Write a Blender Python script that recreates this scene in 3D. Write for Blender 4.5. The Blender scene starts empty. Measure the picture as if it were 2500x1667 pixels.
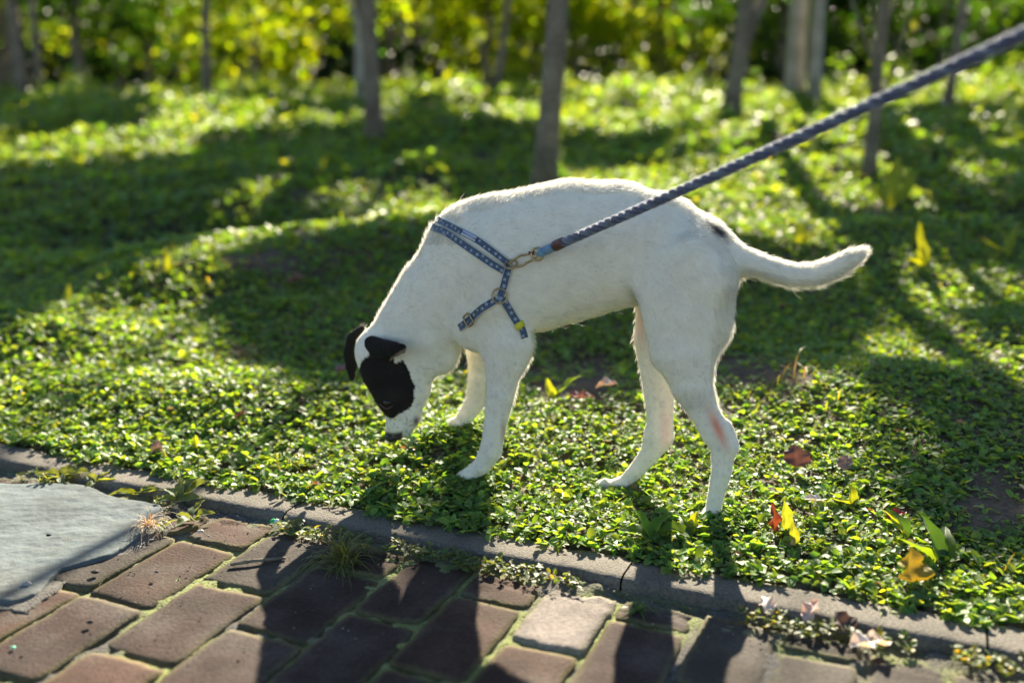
import bpy, math, random
import numpy as np
from mathutils import Vector, Matrix, Euler
from mathutils.bvhtree import BVHTree
from mathutils.kdtree import KDTree

random.seed(7); rng = np.random.default_rng(11)
S = bpy.context.scene
COL = S.collection

# ------------------------------------------------------------------ camera, world, sun, exposure
CH = 0.63                                   # camera height
PITCH = math.atan((833.5 - 240) / 2431.0)
cam_d = bpy.data.cameras.new('camera'); cam = bpy.data.objects.new('camera', cam_d); COL.objects.link(cam)
cam.location = (0, 0, CH); cam.rotation_euler = (math.radians(90) - PITCH, 0, 0)
cam_d.lens = 35.0; cam_d.sensor_width = 36.0; cam_d.clip_start = 0.05; cam_d.clip_end = 500
cam_d.dof.use_dof = True; cam_d.dof.focus_distance = 1.50; cam_d.dof.aperture_fstop = 1.9
S.camera = cam
SUN_EL = math.radians(28); SUN_AZ = math.radians(8.5)
sunvec = np.array([math.sin(SUN_AZ) * math.cos(SUN_EL), math.cos(SUN_AZ) * math.cos(SUN_EL), math.sin(SUN_EL)])
W = bpy.data.worlds.new("World"); S.world = W; W.use_nodes = True
nt = W.node_tree; nt.nodes.clear()
sky = nt.nodes.new('ShaderNodeTexSky'); sky.sky_type = 'NISHITA'; sky.sun_disc = False
sky.sun_elevation = SUN_EL; sky.sun_rotation = SUN_AZ; sky.air_density = 1.0; sky.dust_density = 0.6; sky.ozone_density = 1.5
bgn = nt.nodes.new('ShaderNodeBackground'); bgn.inputs[1].default_value = 0.05
wo = nt.nodes.new('ShaderNodeOutputWorld')
nt.links.new(sky.outputs[0], bgn.inputs[0]); nt.links.new(bgn.outputs[0], wo.inputs[0])
sl = bpy.data.lights.new('sun', 'SUN'); sl.energy = 5.0; sl.angle = math.radians(0.5); sl.color = (1.0, 0.88, 0.68)
so = bpy.data.objects.new('sun', sl); COL.objects.link(so)
so.rotation_euler = Vector(-sunvec).to_track_quat('-Z', 'Y').to_euler()
S.view_settings.view_transform = 'Standard'; S.view_settings.look = 'None'
S.view_settings.gamma = 1.0; S.view_settings.use_curve_mapping = False
S.view_settings.exposure = 2.1
S.render.engine = 'CYCLES'
try:
    S.cycles.max_bounces = 8; S.cycles.transmission_bounces = 6
except Exception: pass

# ------------------------------------------------------------------ helpers
F = 2431.0
cP, sP = math.cos(PITCH), math.sin(PITCH)
def ray(px, py):
    x = (np.asarray(px, float) - 1250) / F; y = -(np.asarray(py, float) - 833.5) / F
    return np.stack([x, cP + y * sP, -sP + y * cP], -1)
def at_depth(px, py, Y):
    d = ray(px, py); t = Y / d[1]
    return np.array([0, 0, CH]) + d * t
def project(P):
    P = np.asarray(P, float); q = P - np.array([0, 0, CH])
    dep = q[..., 1] * cP - q[..., 2] * sP
    up = q[..., 1] * sP + q[..., 2] * cP
    dep = np.maximum(dep, 1e-4)
    return 1250 + q[..., 0] / dep * F, 833.5 - up / dep * F

def hash2(ix, iy, seed):
    n = (ix.astype(np.int64) * 374761393 + iy.astype(np.int64) * 668265263 + seed * 974634777) & 0x7fffffff
    n = ((n ^ (n >> 13)) * 1274126177) & 0x7fffffff
    return ((n ^ (n >> 16)) & 0xffff) / 65535.0
def vnoise(x, y, seed=0):
    x = np.asarray(x, float); y = np.asarray(y, float)
    ix = np.floor(x); iy = np.floor(y); fx = x - ix; fy = y - iy
    fx = fx * fx * (3 - 2 * fx); fy = fy * fy * (3 - 2 * fy)
    ix = ix.astype(np.int64); iy = iy.astype(np.int64)
    a = hash2(ix, iy, seed); b = hash2(ix + 1, iy, seed); c = hash2(ix, iy + 1, seed); d = hash2(ix + 1, iy + 1, seed)
    return (a * (1 - fx) + b * fx) * (1 - fy) + (c * (1 - fx) + d * fx) * fy - 0.5
def fbm(x, y, seed=0, o=4):
    r = 0; a = 1.0
    for i in range(o):
        r = r + a * vnoise(np.asarray(x) * 2 ** i, np.asarray(y) * 2 ** i, seed + i * 17); a *= 0.5
    return r

def inpoly(x, y, poly):
    x = np.asarray(x); y = np.asarray(y); r = np.zeros(x.shape, bool); n = len(poly)
    for i in range(n):
        x1, y1 = poly[i]; x2, y2 = poly[(i + 1) % n]
        c = ((y1 > y) != (y2 > y))
        with np.errstate(divide='ignore', invalid='ignore'):
            xi = (x2 - x1) * (y - y1) / ((y2 - y1) if y2 != y1 else 1e-9) + x1
        r ^= c & (x < xi)
    return r

def tag(o, label=None, cat=None, group=None, kind=None):
    if label: o['label'] = label
    if cat: o['category'] = cat
    if group: o['group'] = group
    if kind: o['kind'] = kind
    return o
def empty(name, loc, rz=0.0):
    o = bpy.data.objects.new(name, None); COL.objects.link(o); o.location = loc; o.rotation_euler = (0, 0, rz)
    o.empty_display_size = 0.05
    return o
def mesh(name, V, faces, mat, parent=None, col=None, smooth=True, midx=None):
    """V (N,3); faces: list of int arrays (M,k)"""
    V = np.asarray(V, np.float32).reshape(-1, 3)
    if isinstance(faces, np.ndarray): faces = [faces]
    faces = [np.asarray(f, np.int32) for f in faces if len(f)]
    me = bpy.data.meshes.new(name)
    me.vertices.add(len(V)); me.vertices.foreach_set('co', V.ravel())
    loops = np.concatenate([f.ravel() for f in faces])
    tot = np.concatenate([np.full(len(f), f.shape[1], np.int32) for f in faces])
    st = np.concatenate([[0], np.cumsum(tot)[:-1]]).astype(np.int32)
    me.loops.add(len(loops)); me.loops.foreach_set('vertex_index', loops)
    me.polygons.add(len(tot)); me.polygons.foreach_set('loop_start', st); me.polygons.foreach_set('loop_total', tot)
    if smooth: me.polygons.foreach_set('use_smooth', np.ones(len(tot), bool))
    if midx is not None: me.polygons.foreach_set('material_index', np.asarray(midx, np.int32))
    me.update(calc_edges=True)
    if col is not None:
        ca = me.color_attributes.new('col', 'FLOAT_COLOR', 'POINT')
        c4 = np.ones((len(V), 4), np.float32); c4[:, :3] = col
        ca.data.foreach_set('color', c4.ravel())
    for m in (mat if isinstance(mat, (list, tuple)) else [mat]): me.materials.append(m)
    me.validate()
    o = bpy.data.objects.new(name, me); COL.objects.link(o)
    if parent is not None: o.parent = parent
    return o

# ------------------------------------------------------------------ materials
def newmat(name):
    m = bpy.data.materials.new(name); m.use_nodes = True; n = m.node_tree; n.nodes.clear()
    out = n.nodes.new('ShaderNodeOutputMaterial')
    return m, n, out
def pmat(name, color=None, rough=0.7, attr=True, noise=None, bump=None, spec=0.5, sheen=0, metal=0, nscale=None):
    m, n, out = newmat(name)
    p = n.nodes.new('ShaderNodeBsdfPrincipled'); p.inputs['Roughness'].default_value = rough
    p.inputs['Specular IOR Level'].default_value = spec; p.inputs['Metallic'].default_value = metal
    if sheen: p.inputs['Sheen Weight'].default_value = sheen
    tc = n.nodes.new('ShaderNodeTexCoord')
    if attr:
        a = n.nodes.new('ShaderNodeAttribute'); a.attribute_name = 'col'; c = a.outputs['Color']
    else:
        a = n.nodes.new('ShaderNodeRGB'); a.outputs[0].default_value = (*color, 1); c = a.outputs[0]
    if noise:
        for sc, lo, hi in noise:
            t = n.nodes.new('ShaderNodeTexNoise'); t.inputs['Scale'].default_value = sc; t.inputs['Detail'].default_value = 5
            n.links.new(tc.outputs['Object'], t.inputs['Vector'])
            mr = n.nodes.new('ShaderNodeMapRange'); mr.inputs[1].default_value = 0.3; mr.inputs[2].default_value = 0.7
            mr.inputs[3].default_value = lo; mr.inputs[4].default_value = hi
            n.links.new(t.outputs['Fac'], mr.inputs[0])
            mx = n.nodes.new('ShaderNodeVectorMath'); mx.operation = 'SCALE'
            n.links.new(c, mx.inputs[0]); n.links.new(mr.outputs[0], mx.inputs['Scale']); c = mx.outputs[0]
    n.links.new(c, p.inputs['Base Color'])
    if bump:
        t = n.nodes.new('ShaderNodeTexNoise'); t.inputs['Scale'].default_value = bump[0]; t.inputs['Detail'].default_value = 6
        n.links.new(tc.outputs['Object'], t.inputs['Vector'])
        b = n.nodes.new('ShaderNodeBump'); b.inputs['Strength'].default_value = bump[1]; b.inputs['Distance'].default_value = bump[2]
        n.links.new(t.outputs['Fac'], b.inputs['Height']); n.links.new(b.outputs[0], p.inputs['Normal'])
    n.links.new(p.outputs[0], out.inputs[0])
    return m
def leafmat(name, trans=(2.6, 2.1, 0.5), fac=0.5, rough=0.38, spec=0.5, sheen=0.0):
    m, n, out = newmat(name)
    a = n.nodes.new('ShaderNodeAttribute'); a.attribute_name = 'col'
    p = n.nodes.new('ShaderNodeBsdfPrincipled'); p.inputs['Roughness'].default_value = rough; p.inputs['Specular IOR Level'].default_value = spec
    n.links.new(a.outputs['Color'], p.inputs['Base Color']); p.inputs['Sheen Weight'].default_value = sheen; p.inputs['Sheen Roughness'].default_value = .4
    v = n.nodes.new('ShaderNodeVectorMath'); v.operation = 'MULTIPLY'; v.inputs[1].default_value = trans
    n.links.new(a.outputs['Color'], v.inputs[0])
    t = n.nodes.new('ShaderNodeBsdfTranslucent'); n.links.new(v.outputs[0], t.inputs['Color'])
    mx = n.nodes.new('ShaderNodeMixShader'); mx.inputs[0].default_value = fac
    n.links.new(p.outputs[0], mx.inputs[1]); n.links.new(t.outputs[0], mx.inputs[2]); n.links.new(mx.outputs[0], out.inputs[0])
    return m
M_soil = pmat('soil', (0.075, 0.055, 0.035), 0.95, attr=False, noise=[(9, .5, 1.3), (90, .6, 1.4)], bump=(120, .8, .01))
M_leaf = leafmat('low_leaf', (3.9, 2.5, 0.5), 0.48, 0.52, 0.5, sheen=.2)
M_crown = leafmat('crown_leaf', (3.4, 3.4, 0.4), 0.66, 0.45)
M_canopy = leafmat('canopy_leaf', (1.6, 1.5, 0.4), 0.25, 0.5)
M_bark = pmat('bark', (0.17, 0.14, 0.10), 0.9, attr=False, noise=[(6, .6, 1.4), (60, .6, 1.4)], bump=(40, .8, .02))
M_brick = pmat('brick', None, 0.85, spec=.12, noise=[(14, .7, 1.3), (160, .75, 1.25)], bump=(260, .55, .003))
M_kerb = pmat('kerb_concrete', (0.125, 0.112, 0.09), 0.9, attr=False, noise=[(8, .7, 1.25), (240, .6, 1.4)], bump=(330, .8, .003))
M_moss = pmat('moss', None, 0.95, noise=[(200, .6, 1.4)], bump=(300, 1, .006), sheen=.3)
M_slate = pmat('slate', None, 0.85, spec=.25, noise=[(5, .8, 1.15), (45, .85, 1.12)], bump=(60, .5, .006))
M_dead = leafmat('dead_leaf', (1.6, 1.1, .7), 0.25, 0.55)
M_metal = pmat('brass', (0.42, 0.32, 0.16), 0.32, attr=False, metal=1.0, noise=[(80, .7, 1.2)])
M_strap = pmat('denim_strap', (0.055, 0.085, 0.145), 0.8, attr=False, noise=[(500, .6, 1.4)], bump=(900, .5, .001), sheen=.2)
M_star = pmat('star_print', (0.27, 0.33, 0.39), 0.7, attr=False)
M_pipe = pmat('piping', (0.50, 0.50, 0.42), 0.7, attr=False, noise=[(300, .8, 1.1)])
M_tagy = pmat('yellow_tag', (0.62, 0.58, 0.03), 0.45, attr=False)
M_label = pmat('woven_label', (0.55, 0.60, 0.75), 0.7, attr=False)
M_ink = pmat('label_ink', (0.02, 0.025, 0.06), 0.7, attr=False)
M_black = pmat('nose_leather', (0.012, 0.010, 0.010), 0.35, attr=False, bump=(400, .6, .001))
M_eye = pmat('eye_gloss', (0.012, 0.007, 0.004), 0.08, attr=False)
M_rope = pmat('rope', None, 0.9, noise=[(350, .7, 1.3)], bump=(600, .8, .002), sheen=.45)
M_leather = pmat('leather', (0.10, 0.035, 0.03), 0.5, attr=False, noise=[(80, .7, 1.3)])
M_body = pmat('dog_coat', None, 0.8, noise=[(60, .93, 1.04)], bump=(400, .3, .002), spec=.15)
M_body.node_tree.nodes['Principled BSDF'].inputs['Subsurface Weight'].default_value = .35
M_body.node_tree.nodes['Principled BSDF'].inputs['Subsurface Radius'].default_value = (1, .7, .5)
M_body.node_tree.nodes['Principled BSDF'].inputs['Subsurface Scale'].default_value = .006
def furmat():
    m, n, out = newmat('dog_fur')
    a = n.nodes.new('ShaderNodeAttribute'); a.attribute_name = 'col'
    d = n.nodes.new('ShaderNodeBsdfDiffuse'); t = n.nodes.new('ShaderNodeBsdfTranslucent')
    n.links.new(a.outputs['Color'], d.inputs[0]); g = n.nodes.new('ShaderNodeGamma'); g.inputs[1].default_value = .45; n.links.new(a.outputs['Color'], g.inputs[0]); n.links.new(g.outputs[0], t.inputs[0])
    mx = n.nodes.new('ShaderNodeMixShader'); mx.inputs[0].default_value = .55
    n.links.new(d.outputs[0], mx.inputs[1]); n.links.new(t.outputs[0], mx.inputs[2])
    gl = n.nodes.new('ShaderNodeBsdfGlossy'); gl.inputs['Roughness'].default_value = .38; gl.inputs['Color'].default_value = (.8, .85, .9, 1)
    m2 = n.nodes.new('ShaderNodeMixShader'); m2.inputs[0].default_value = .07
    n.links.new(mx.outputs[0], m2.inputs[1]); n.links.new(gl.outputs[0], m2.inputs[2]); n.links.new(m2.outputs[0], out.inputs[0])
    return m
M_fur = furmat()

# ------------------------------------------------------------------ terrain
KA = math.radians(-23.06); KC = 1.370
KU = np.array([math.cos(KA), math.sin(KA)]); KV = np.array([-math.sin(KA), math.cos(KA)])
def uv(x, y):
    return x * KU[0] + (y - KC) * KU[1], x * KV[0] + (y - KC) * KV[1]
def xy(u, v):
    return u * KU[0] + v * KV[0], KC + u * KU[1] + v * KV[1]
def smooth(a, b, t):
    t = np.clip((t - a) / (b - a), 0, 1); return t * t * (3 - 2 * t)
DOGO = np.array([0.10, 1.535, 0.0]); DYAW = math.radians(-20)
DA = np.array([math.cos(DYAW), math.sin(DYAW), 0]); DN = np.array([-math.sin(DYAW), math.cos(DYAW), 0])
def Wl(px, py, off=0.0):
    """pixel -> dog local coordinates on the plane lateral offset = off"""
    d = ray(px, py); o = np.array([0, 0, CH])
    t = (off - (o - DOGO) @ DN) / (d @ DN)
    P = o + d * t
    return np.array([(P - DOGO) @ DA, off, P[2]]), t
def l2w(L): L = np.asarray(L); return DOGO + L[..., 0:1] * DA + L[..., 1:2] * DN + L[..., 2:3] * np.array([0, 0, 1.0])
def terr0(x, y):
    u, v = uv(x, y)
    vv = np.maximum(v, 0)
    z = 0.05 * vv + 0.038 * np.maximum(vv - 0.8, 0) - 0.012 * smooth(0, .03, vv) * 0
    z = z - 0.10 * np.maximum(np.minimum(vv, 22) - 8.0, 0) + 0.42 * np.maximum(np.minimum(vv, 55) - 25.0, 0)                       # falls away behind the crest, then a bank added to block bright sky
    z = z + smooth(.05, .8, vv) * (fbm(x * 1.7, y * 1.7, 3) * 0.045 + fbm(x * .45, y * .45, 9, 3) * .10 * smooth(1, 4, vv))
    # mounds
    for (mx, my, sx, sy, h) in MOUNDS:
        z = z + h * np.exp(-((x - mx) / sx) ** 2 - ((y - my) / sy) ** 2) * smooth(.03, .3, vv)
    z = z + .11 * np.exp(-(np.abs(x + .55) / .78) ** 4 - (np.abs(y - 3.36 + .10 * np.sin(x * 5)) / .37) ** 4)      # flat topped leafy hump
    z = z + .05 * np.exp(-(np.abs(x - .95) / .5) ** 4 - (np.abs(y - 3.3) / .3) ** 4)
    z = np.where(v < 0, -0.03, z)
    return z
MOUNDS = [(-1.40, 2.45, .40, .22, .07), (-1.05, 2.85, .3, .2, .07), (-3.6, 7.6, 1.2, 1.2, .10), (-.35, 6.6, .5, .5, .14), (1.6, 5.8, 1.0, .7, .08),
          (-.6, 1.98, .5, .16, .045), (.75, 1.95, .35, .16, .04), (-.15, 2.35, .5, .25, -.05), (.55, 2.5, .6, .3, -.05), (-1.3, 4.2, 1.2, .5, -.15)]
PAW = [(1735, 1260, -.050), (1490, 1195, .050), (1140, 1169, -.050), (1120, 1045, .075)]
pawW = []
for (px, py, off) in PAW:
    L, t = Wl(px, py, off); pawW.append(l2w(L))
pawW = np.array(pawW)
sg = .10
Kmat = np.exp(-((pawW[:, None, :2] - pawW[None, :, :2]) ** 2).sum(-1) / sg ** 2)
pawc = np.linalg.solve(Kmat, pawW[:, 2] - terr0(pawW[:, 0], pawW[:, 1]))
print('paws', pawW.round(3).tolist(), pawc.round(3))
def terr(x, y):
    x = np.asarray(x, float); y = np.asarray(y, float)
    z = terr0(x, y)
    for p, c in zip(pawW, pawc):
        z = z + c * np.exp(-((x - p[0]) ** 2 + (y - p[1]) ** 2) / sg ** 2) * (uv(x, y)[1] > 0)
    return z
def G(px, py):
    """pixel -> ground point"""
    d = ray(px, py); P = np.array([0, 0, CH]); t = .8; dt = .01
    for _ in range(4000):
        Q = P + d * t
        if Q[2] <= float(terr(Q[0], Q[1])): break
        t += dt; dt = .01 + t * .002
    return P + d * t

def grid_mesh(xs, ys, zf):
    X, Y = np.meshgrid(xs, ys); Z = zf(X, Y)
    V = np.stack([X, Y, Z], -1).reshape(-1, 3); nx, ny = len(xs), len(ys)
    i = np.arange((ny - 1) * nx).reshape(ny - 1, nx)[:, :-1].ravel()
    return V, np.stack([i, i + 1, i + nx + 1, i + nx], -1)
xs = np.concatenate([np.linspace(-120, -12, 12)[:-1], np.linspace(-12, -2.5, 70)[:-1], np.linspace(-2.5, 2.5, 250), np.linspace(2.5, 12, 70)[1:], np.linspace(12, 120, 12)[1:]])
ys = np.concatenate([np.linspace(-20, 0.3, 12)[:-1], np.linspace(.3, 3.6, 160), np.linspace(3.6, 30, 150)[1:], np.linspace(30, 200, 12)[1:]])
V, Q = grid_mesh(xs, ys, terr)
tag(mesh('ground', V, Q, M_soil), kind='structure')

# ------------------------------------------------------------------ path: brick columns, kerb, moss joints, flagstone
def bricks():
    Vs, Fs, Cs = [], [], []; n0 = 0
    b = [-1.30, -1.19, -1.08, -.97, -.86, -.75, -.64, -.555, -.467, -.353, -.232, -.115, -.010, .098, .200, .305, .410, .507, .600, .705, .81, .915, 1.02]
    ph = {8: -.365, 9: -.46, 10: -.357, 11: -.265, 12: -.36, 13: -.25, 14: -.335, 15: -.26, 16: -.325, 17: -.21, 18: -.30}
    pitch = .186
    for ci in range(len(b) - 1):
        p0 = ph.get(ci, -.36 if ci % 2 else -.27)
        for k in range(-4, 3):
            v0 = p0 + k * pitch; v1 = v0 + pitch - .009
            lim = -.088 - random.random() * .018
            if v0 > lim - .03: continue
            cut = v1 > lim; v1 = min(v1, lim)
            if ci == 13 and k == 0: v1 = -.105
            u0 = b[ci] + .0045 + random.uniform(-.002, .002); u1 = b[ci + 1] - .0045 + random.uniform(-.002, .002)
            nx, ny = 12, 18
            s = np.linspace(0, 1, nx); t = np.linspace(0, 1, ny)
            s = np.concatenate([[0], s, [1]]); t = np.concatenate([[0], t, [1]])
            Sg, Tg = np.meshgrid(s, t)
            ring = np.zeros(Sg.shape, bool); ring[0] = ring[-1] = True; ring[:, 0] = ring[:, -1] = True
            U = u0 + Sg * (u1 - u0); Vv = v0 + Tg * (v1 - v0)
            e = np.minimum(np.minimum(U - u0, u1 - U), np.minimum(Vv - v0, v1 - Vv))
            z = -.012 + random.uniform(-.0015, .0015) + (Sg - .5) * random.uniform(-.003, .003) + (Tg - .5) * random.uniform(-.003, .003)
            z = z - .0016 * np.clip(1 - e / .003, 0, 1) ** 2 - np.clip(fbm(U * 35, Vv * 35, 15) - .35, 0, 1) * .012 * np.clip(1 - e / .02, 0, 1) + fbm(U * 60, Vv * 60, 5) * .0009
            if cut: z = z + np.where(v1 - Vv < .03, fbm(U * 90, Vv * 90, 8) * .006 - .002, 0)
            z = np.where(ring, -.045, z)
            # wobble the outline and round the corners
            du = fbm(Vv * 40 + ci * 9, U * 3, 21) * .003; dv = fbm(U * 40 + k * 5, Vv * 3, 22) * .003 * (3 if cut else 1)
            cs = np.clip(1 - np.minimum(U - u0, u1 - U) / .012, 0, 1) * np.clip(1 - np.minimum(Vv - v0, v1 - Vv) / .012, 0, 1)
            U = U + du - np.sign(Sg - .5) * cs * .0025; Vv = Vv + dv - np.sign(Tg - .5) * cs * .0025
            X, Y = xy(U, Vv)
            P = np.stack([X, Y, z], -1).reshape(-1, 3)
            ni, nj = len(t), len(s); i = np.arange((ni - 1) * nj).reshape(ni - 1, nj)[:, :-1].ravel()
            Fs.append(np.stack([i, i + 1, i + nj + 1, i + nj], -1) + n0); n0 += len(P); Vs.append(P)
            r = random.random()
            if u0 > .39: c = np.array([.115, .10, .085])  # grey-tan of sunlight painted into the right-hand bricks
            elif ci == 13 and k == 0: c = np.array([.22, .19, .17])
            elif r < .45: c = np.array([.135, .083, .064])
            elif r < .8: c = np.array([.105, .07, .06])
            else: c = np.array([.125, .105, .088])
            c = c * (random.uniform(.36, .52) if not (ci == 13 and k == 0) else .85)
            cc = np.repeat(c[None], len(P), 0)
            edge = (e < .006).ravel(); cc[edge] = cc[edge] * .8 + np.array([.06, .06, .02])
            st = np.clip(fbm(U * 18, Vv * 18, 31).ravel() * 1.6 + .15, 0, 1)[:, None]
            cc = cc * (1 - st * .5) + np.array([.09, .08, .07]) * st * .5
            Cs.append(cc)
    return tag(mesh('path', np.concatenate(Vs), np.concatenate(Fs), M_brick, col=np.concatenate(Cs)), kind='structure')
bricks()
U_, V_ = np.arange(-1.5, 1.2, .0055), np.arange(-1.0, .012, .0055)
UU, VV = np.meshgrid(U_, V_)
X, Y = xy(UU, VV)
mo = fbm(UU * 9, VV * 9, 41); gap = smooth(-.115, -.085, VV) * (1 - smooth(-.078, -.068, VV))
Z = -.0172 + fbm(UU * 70, VV * 70, 42) * .0055 + gap * fbm(UU * 25, VV * 25, 44) * .016 - .03 * (VV > -.07)
msk = smooth(-.22, .18, mo) * (1 - .75 * gap)
Cm = (1 - msk[..., None]) * np.array([.045, .035, .024]) + msk[..., None] * np.array([.15, .18, .012])
P = np.stack([X, Y, Z], -1).reshape(-1, 3); nj = len(U_)
i = np.arange((len(V_) - 1) * nj).reshape(len(V_) - 1, nj)[:, :-1].ravel()
tag(mesh('joint_moss', P, np.stack([i, i + 1, i + nj + 1, i + nj], -1), M_moss, col=Cm.reshape(-1, 3)),
    'yellow green moss and dark soil filling the joints between the bricks', 'moss', kind='stuff')

def kerb():
    Vs, Fs = [], []; n0 = 0
    edges = [-1.6, -.995, -.36, .19, .64, 1.1, 1.5]
    for a, bb in zip(edges[:-1], edges[1:]):
        n = int((bb - a) / .004); uu = np.linspace(a + .0015, bb - .0015, n)
        prof = [(-.071, -.05), (-.0705, -.006), (-.066, -.001), (-.058, .0), (-.045, .0), (-.03, .0), (-.015, .0), (-.004, -.001), (0, -.006), (0, -.05)]
        pv = np.array([p[0] for p in prof]); pz = np.array([p[1] for p in prof])
        U = np.repeat(uu[:, None], len(prof), 1); Vv = np.repeat(pv[None], n, 0); Zz = np.repeat(pz[None], n, 0)
        Vv = Vv + (np.abs(Vv + .0355) > .028) * fbm(U * 45, Vv * 20, 51) * .003
        Zz = Zz + (Zz > -.02) * fbm(U * 60, Vv * 60, 52) * .0016 - np.clip(fbm(U * 22, Vv * 60, 55) - .25, 0, 1) * (np.abs(Vv + .0355) > .024) * .02
        X, Y = xy(U, Vv); P = np.stack([X, Y, Zz], -1).reshape(-1, 3); k = len(prof)
        i = np.arange((n - 1) * k).reshape(n - 1, k)[:, :-1].ravel()
        Fs.append(np.stack([i, i + k, i + k + 1, i + 1], -1) + n0); n0 += len(P); Vs.append(P)
    return tag(mesh('kerb', np.concatenate(Vs), np.concatenate(Fs), M_kerb), kind='structure')
kerb()

def slab(name, poly, z0, thick, mat, cfun, parent=None, rings=26, rough=.003, jag=.006, seed=1):
    poly = np.array(poly, float); c = poly.mean(0)
    # resample outline
    pts = []
    for i in range(len(poly)):
        a, b = poly[i], poly[(i + 1) % len(poly)]; n = max(2, int(np.linalg.norm(b - a) / .006))
        for k in range(n): pts.append(a + (b - a) * k / n)
    pts = np.array(pts); ang = np.arange(len(pts))
    pts = pts + np.stack([fbm(ang * .13, ang * 0, seed), fbm(ang * .13, ang * 0, seed + 5)], -1) * jag * 2
    N = len(pts); R = np.linspace(0.02, 1, rings)
    P = c + (pts[None] - c) * R[:, None, None]
    Z = z0 + fbm(P[..., 0] * 9, P[..., 1] * 14, seed + 2) * rough * 1.5 + np.abs(fbm(P[..., 0] * 25, P[..., 1] * 50, seed + 3)) * rough + np.floor(fbm(P[..., 0] * 6, P[..., 1] * 16, seed + 4) * 5) * rough * .18 - (R[:, None] > .985) * thick * .10
    V = np.concatenate([P, Z[..., None]], -1)
    low = np.concatenate([pts + (pts - c) * .01, np.full((N, 1), z0 - thick)], -1)[None]
    V = np.concatenate([V, low], 0); nr = rings + 1
    ii = np.arange(N); q = []
    for r in range(nr - 1):
        q.append(np.stack([r * N + ii, (r + 1) * N + ii, (r + 1) * N + (ii + 1) % N, r * N + (ii + 1) % N], -1))
    V = V.reshape(-1, 3)
    return mesh(name, V, np.concatenate(q), mat, parent, col=cfun(V))
stone_px = [(-260, 1190), (-60, 1172), (90, 1168), (200, 1175), (285, 1205), (390, 1222), (402, 1245), (335, 1305), (262, 1345), (150, 1378), (118, 1402), (90, 1440), (30, 1458), (-60, 1452), (-260, 1470)]
sp = [(at[0], at[1]) for at in [(lambda d: (d[0] * (CH / -d[2]), d[1] * (CH / -d[2])))(ray(*p)) for p in stone_px]]
def slate_c(V):
    n = fbm(V[:, 0] * 7, V[:, 1] * 7, 61)[:, None]; s = np.clip(fbm(V[:, 0] * 30, V[:, 1] * 60, 62), 0, 1)[:, None]
    g = np.clip(fbm(V[:, 0] * 16, V[:, 1] * 40, 63) * 2, -1, 1)[:, None]; b = np.clip(fbm(V[:, 0] * 5, V[:, 1] * 5, 64) - .1, 0, 1)[:, None]
    return (np.array([.105, .130, .135]) * (1 + n * .5 + g * .18) * (1 - .5 * s)) * (1 - b * .6) + np.array([.13, .11, .08]) * b * .6
def grit_c(V):
    n = np.random.default_rng(3).random(len(V))[:, None]
    return np.array([.06, .052, .038]) * (.5 + n)
spa = np.array(sp); cc_ = spa.mean(0)
gr = [tuple(cc_ + (p - cc_) * 1.0 + np.array([.02, -.028])) for p in spa]
def crumbs():
    n = 900; r = np.random.default_rng(44); u = r.uniform(-1.1, 1.0, n); v = -.085 - r.random(n) ** 2.2 * .5; x, y = xy(u, v)
    near_k = fbm(u * 6, v * 6, 66) > -.1; x, y = x[near_k], y[near_k]; n = len(x); sz = r.uniform(.0006, .0024, n)
    oc = np.array([[1, 0, 0], [-1, 0, 0], [0, 1, 0], [0, -1, 0], [0, 0, 1], [0, 0, -1.]]) * .8
    V = (oc[None] * sz[:, None, None] * r.uniform(.5, 1.3, (n, 6, 1))) + np.stack([x, y, np.full(n, -.0105)], -1)[:, None]
    t = np.array([[0, 2, 4], [2, 1, 4], [1, 3, 4], [3, 0, 4], [2, 0, 5], [1, 2, 5], [3, 1, 5], [0, 3, 5]])
    c = np.where((r.random(n) < .35)[:, None], [.24, .21, .16], [.05, .04, .03])
    return mesh('soil_crumbs', V.reshape(-1, 3), (t[None] + (np.arange(n) * 6)[:, None, None]).reshape(-1, 3), M_moss, col=np.repeat(c, 6, 0))
tag(crumbs(), 'crumbs of soil and grit scattered over the bricks', 'grit', kind='stuff')
tag(slab('grit_bed', gr, -.0112, .02, M_moss, grit_c, seed=77, rough=.0035, jag=.014, rings=60), 'dark sandy grit packed along the edge of the grey flagstone', 'grit', kind='stuff')
tag(slab('flagstone', sp, -.006, .03, M_slate, slate_c, seed=70, jag=.0035, rough=.0014, rings=60), 'irregular pale blue grey slate flagstone beside the brick path', 'flagstone')

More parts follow.
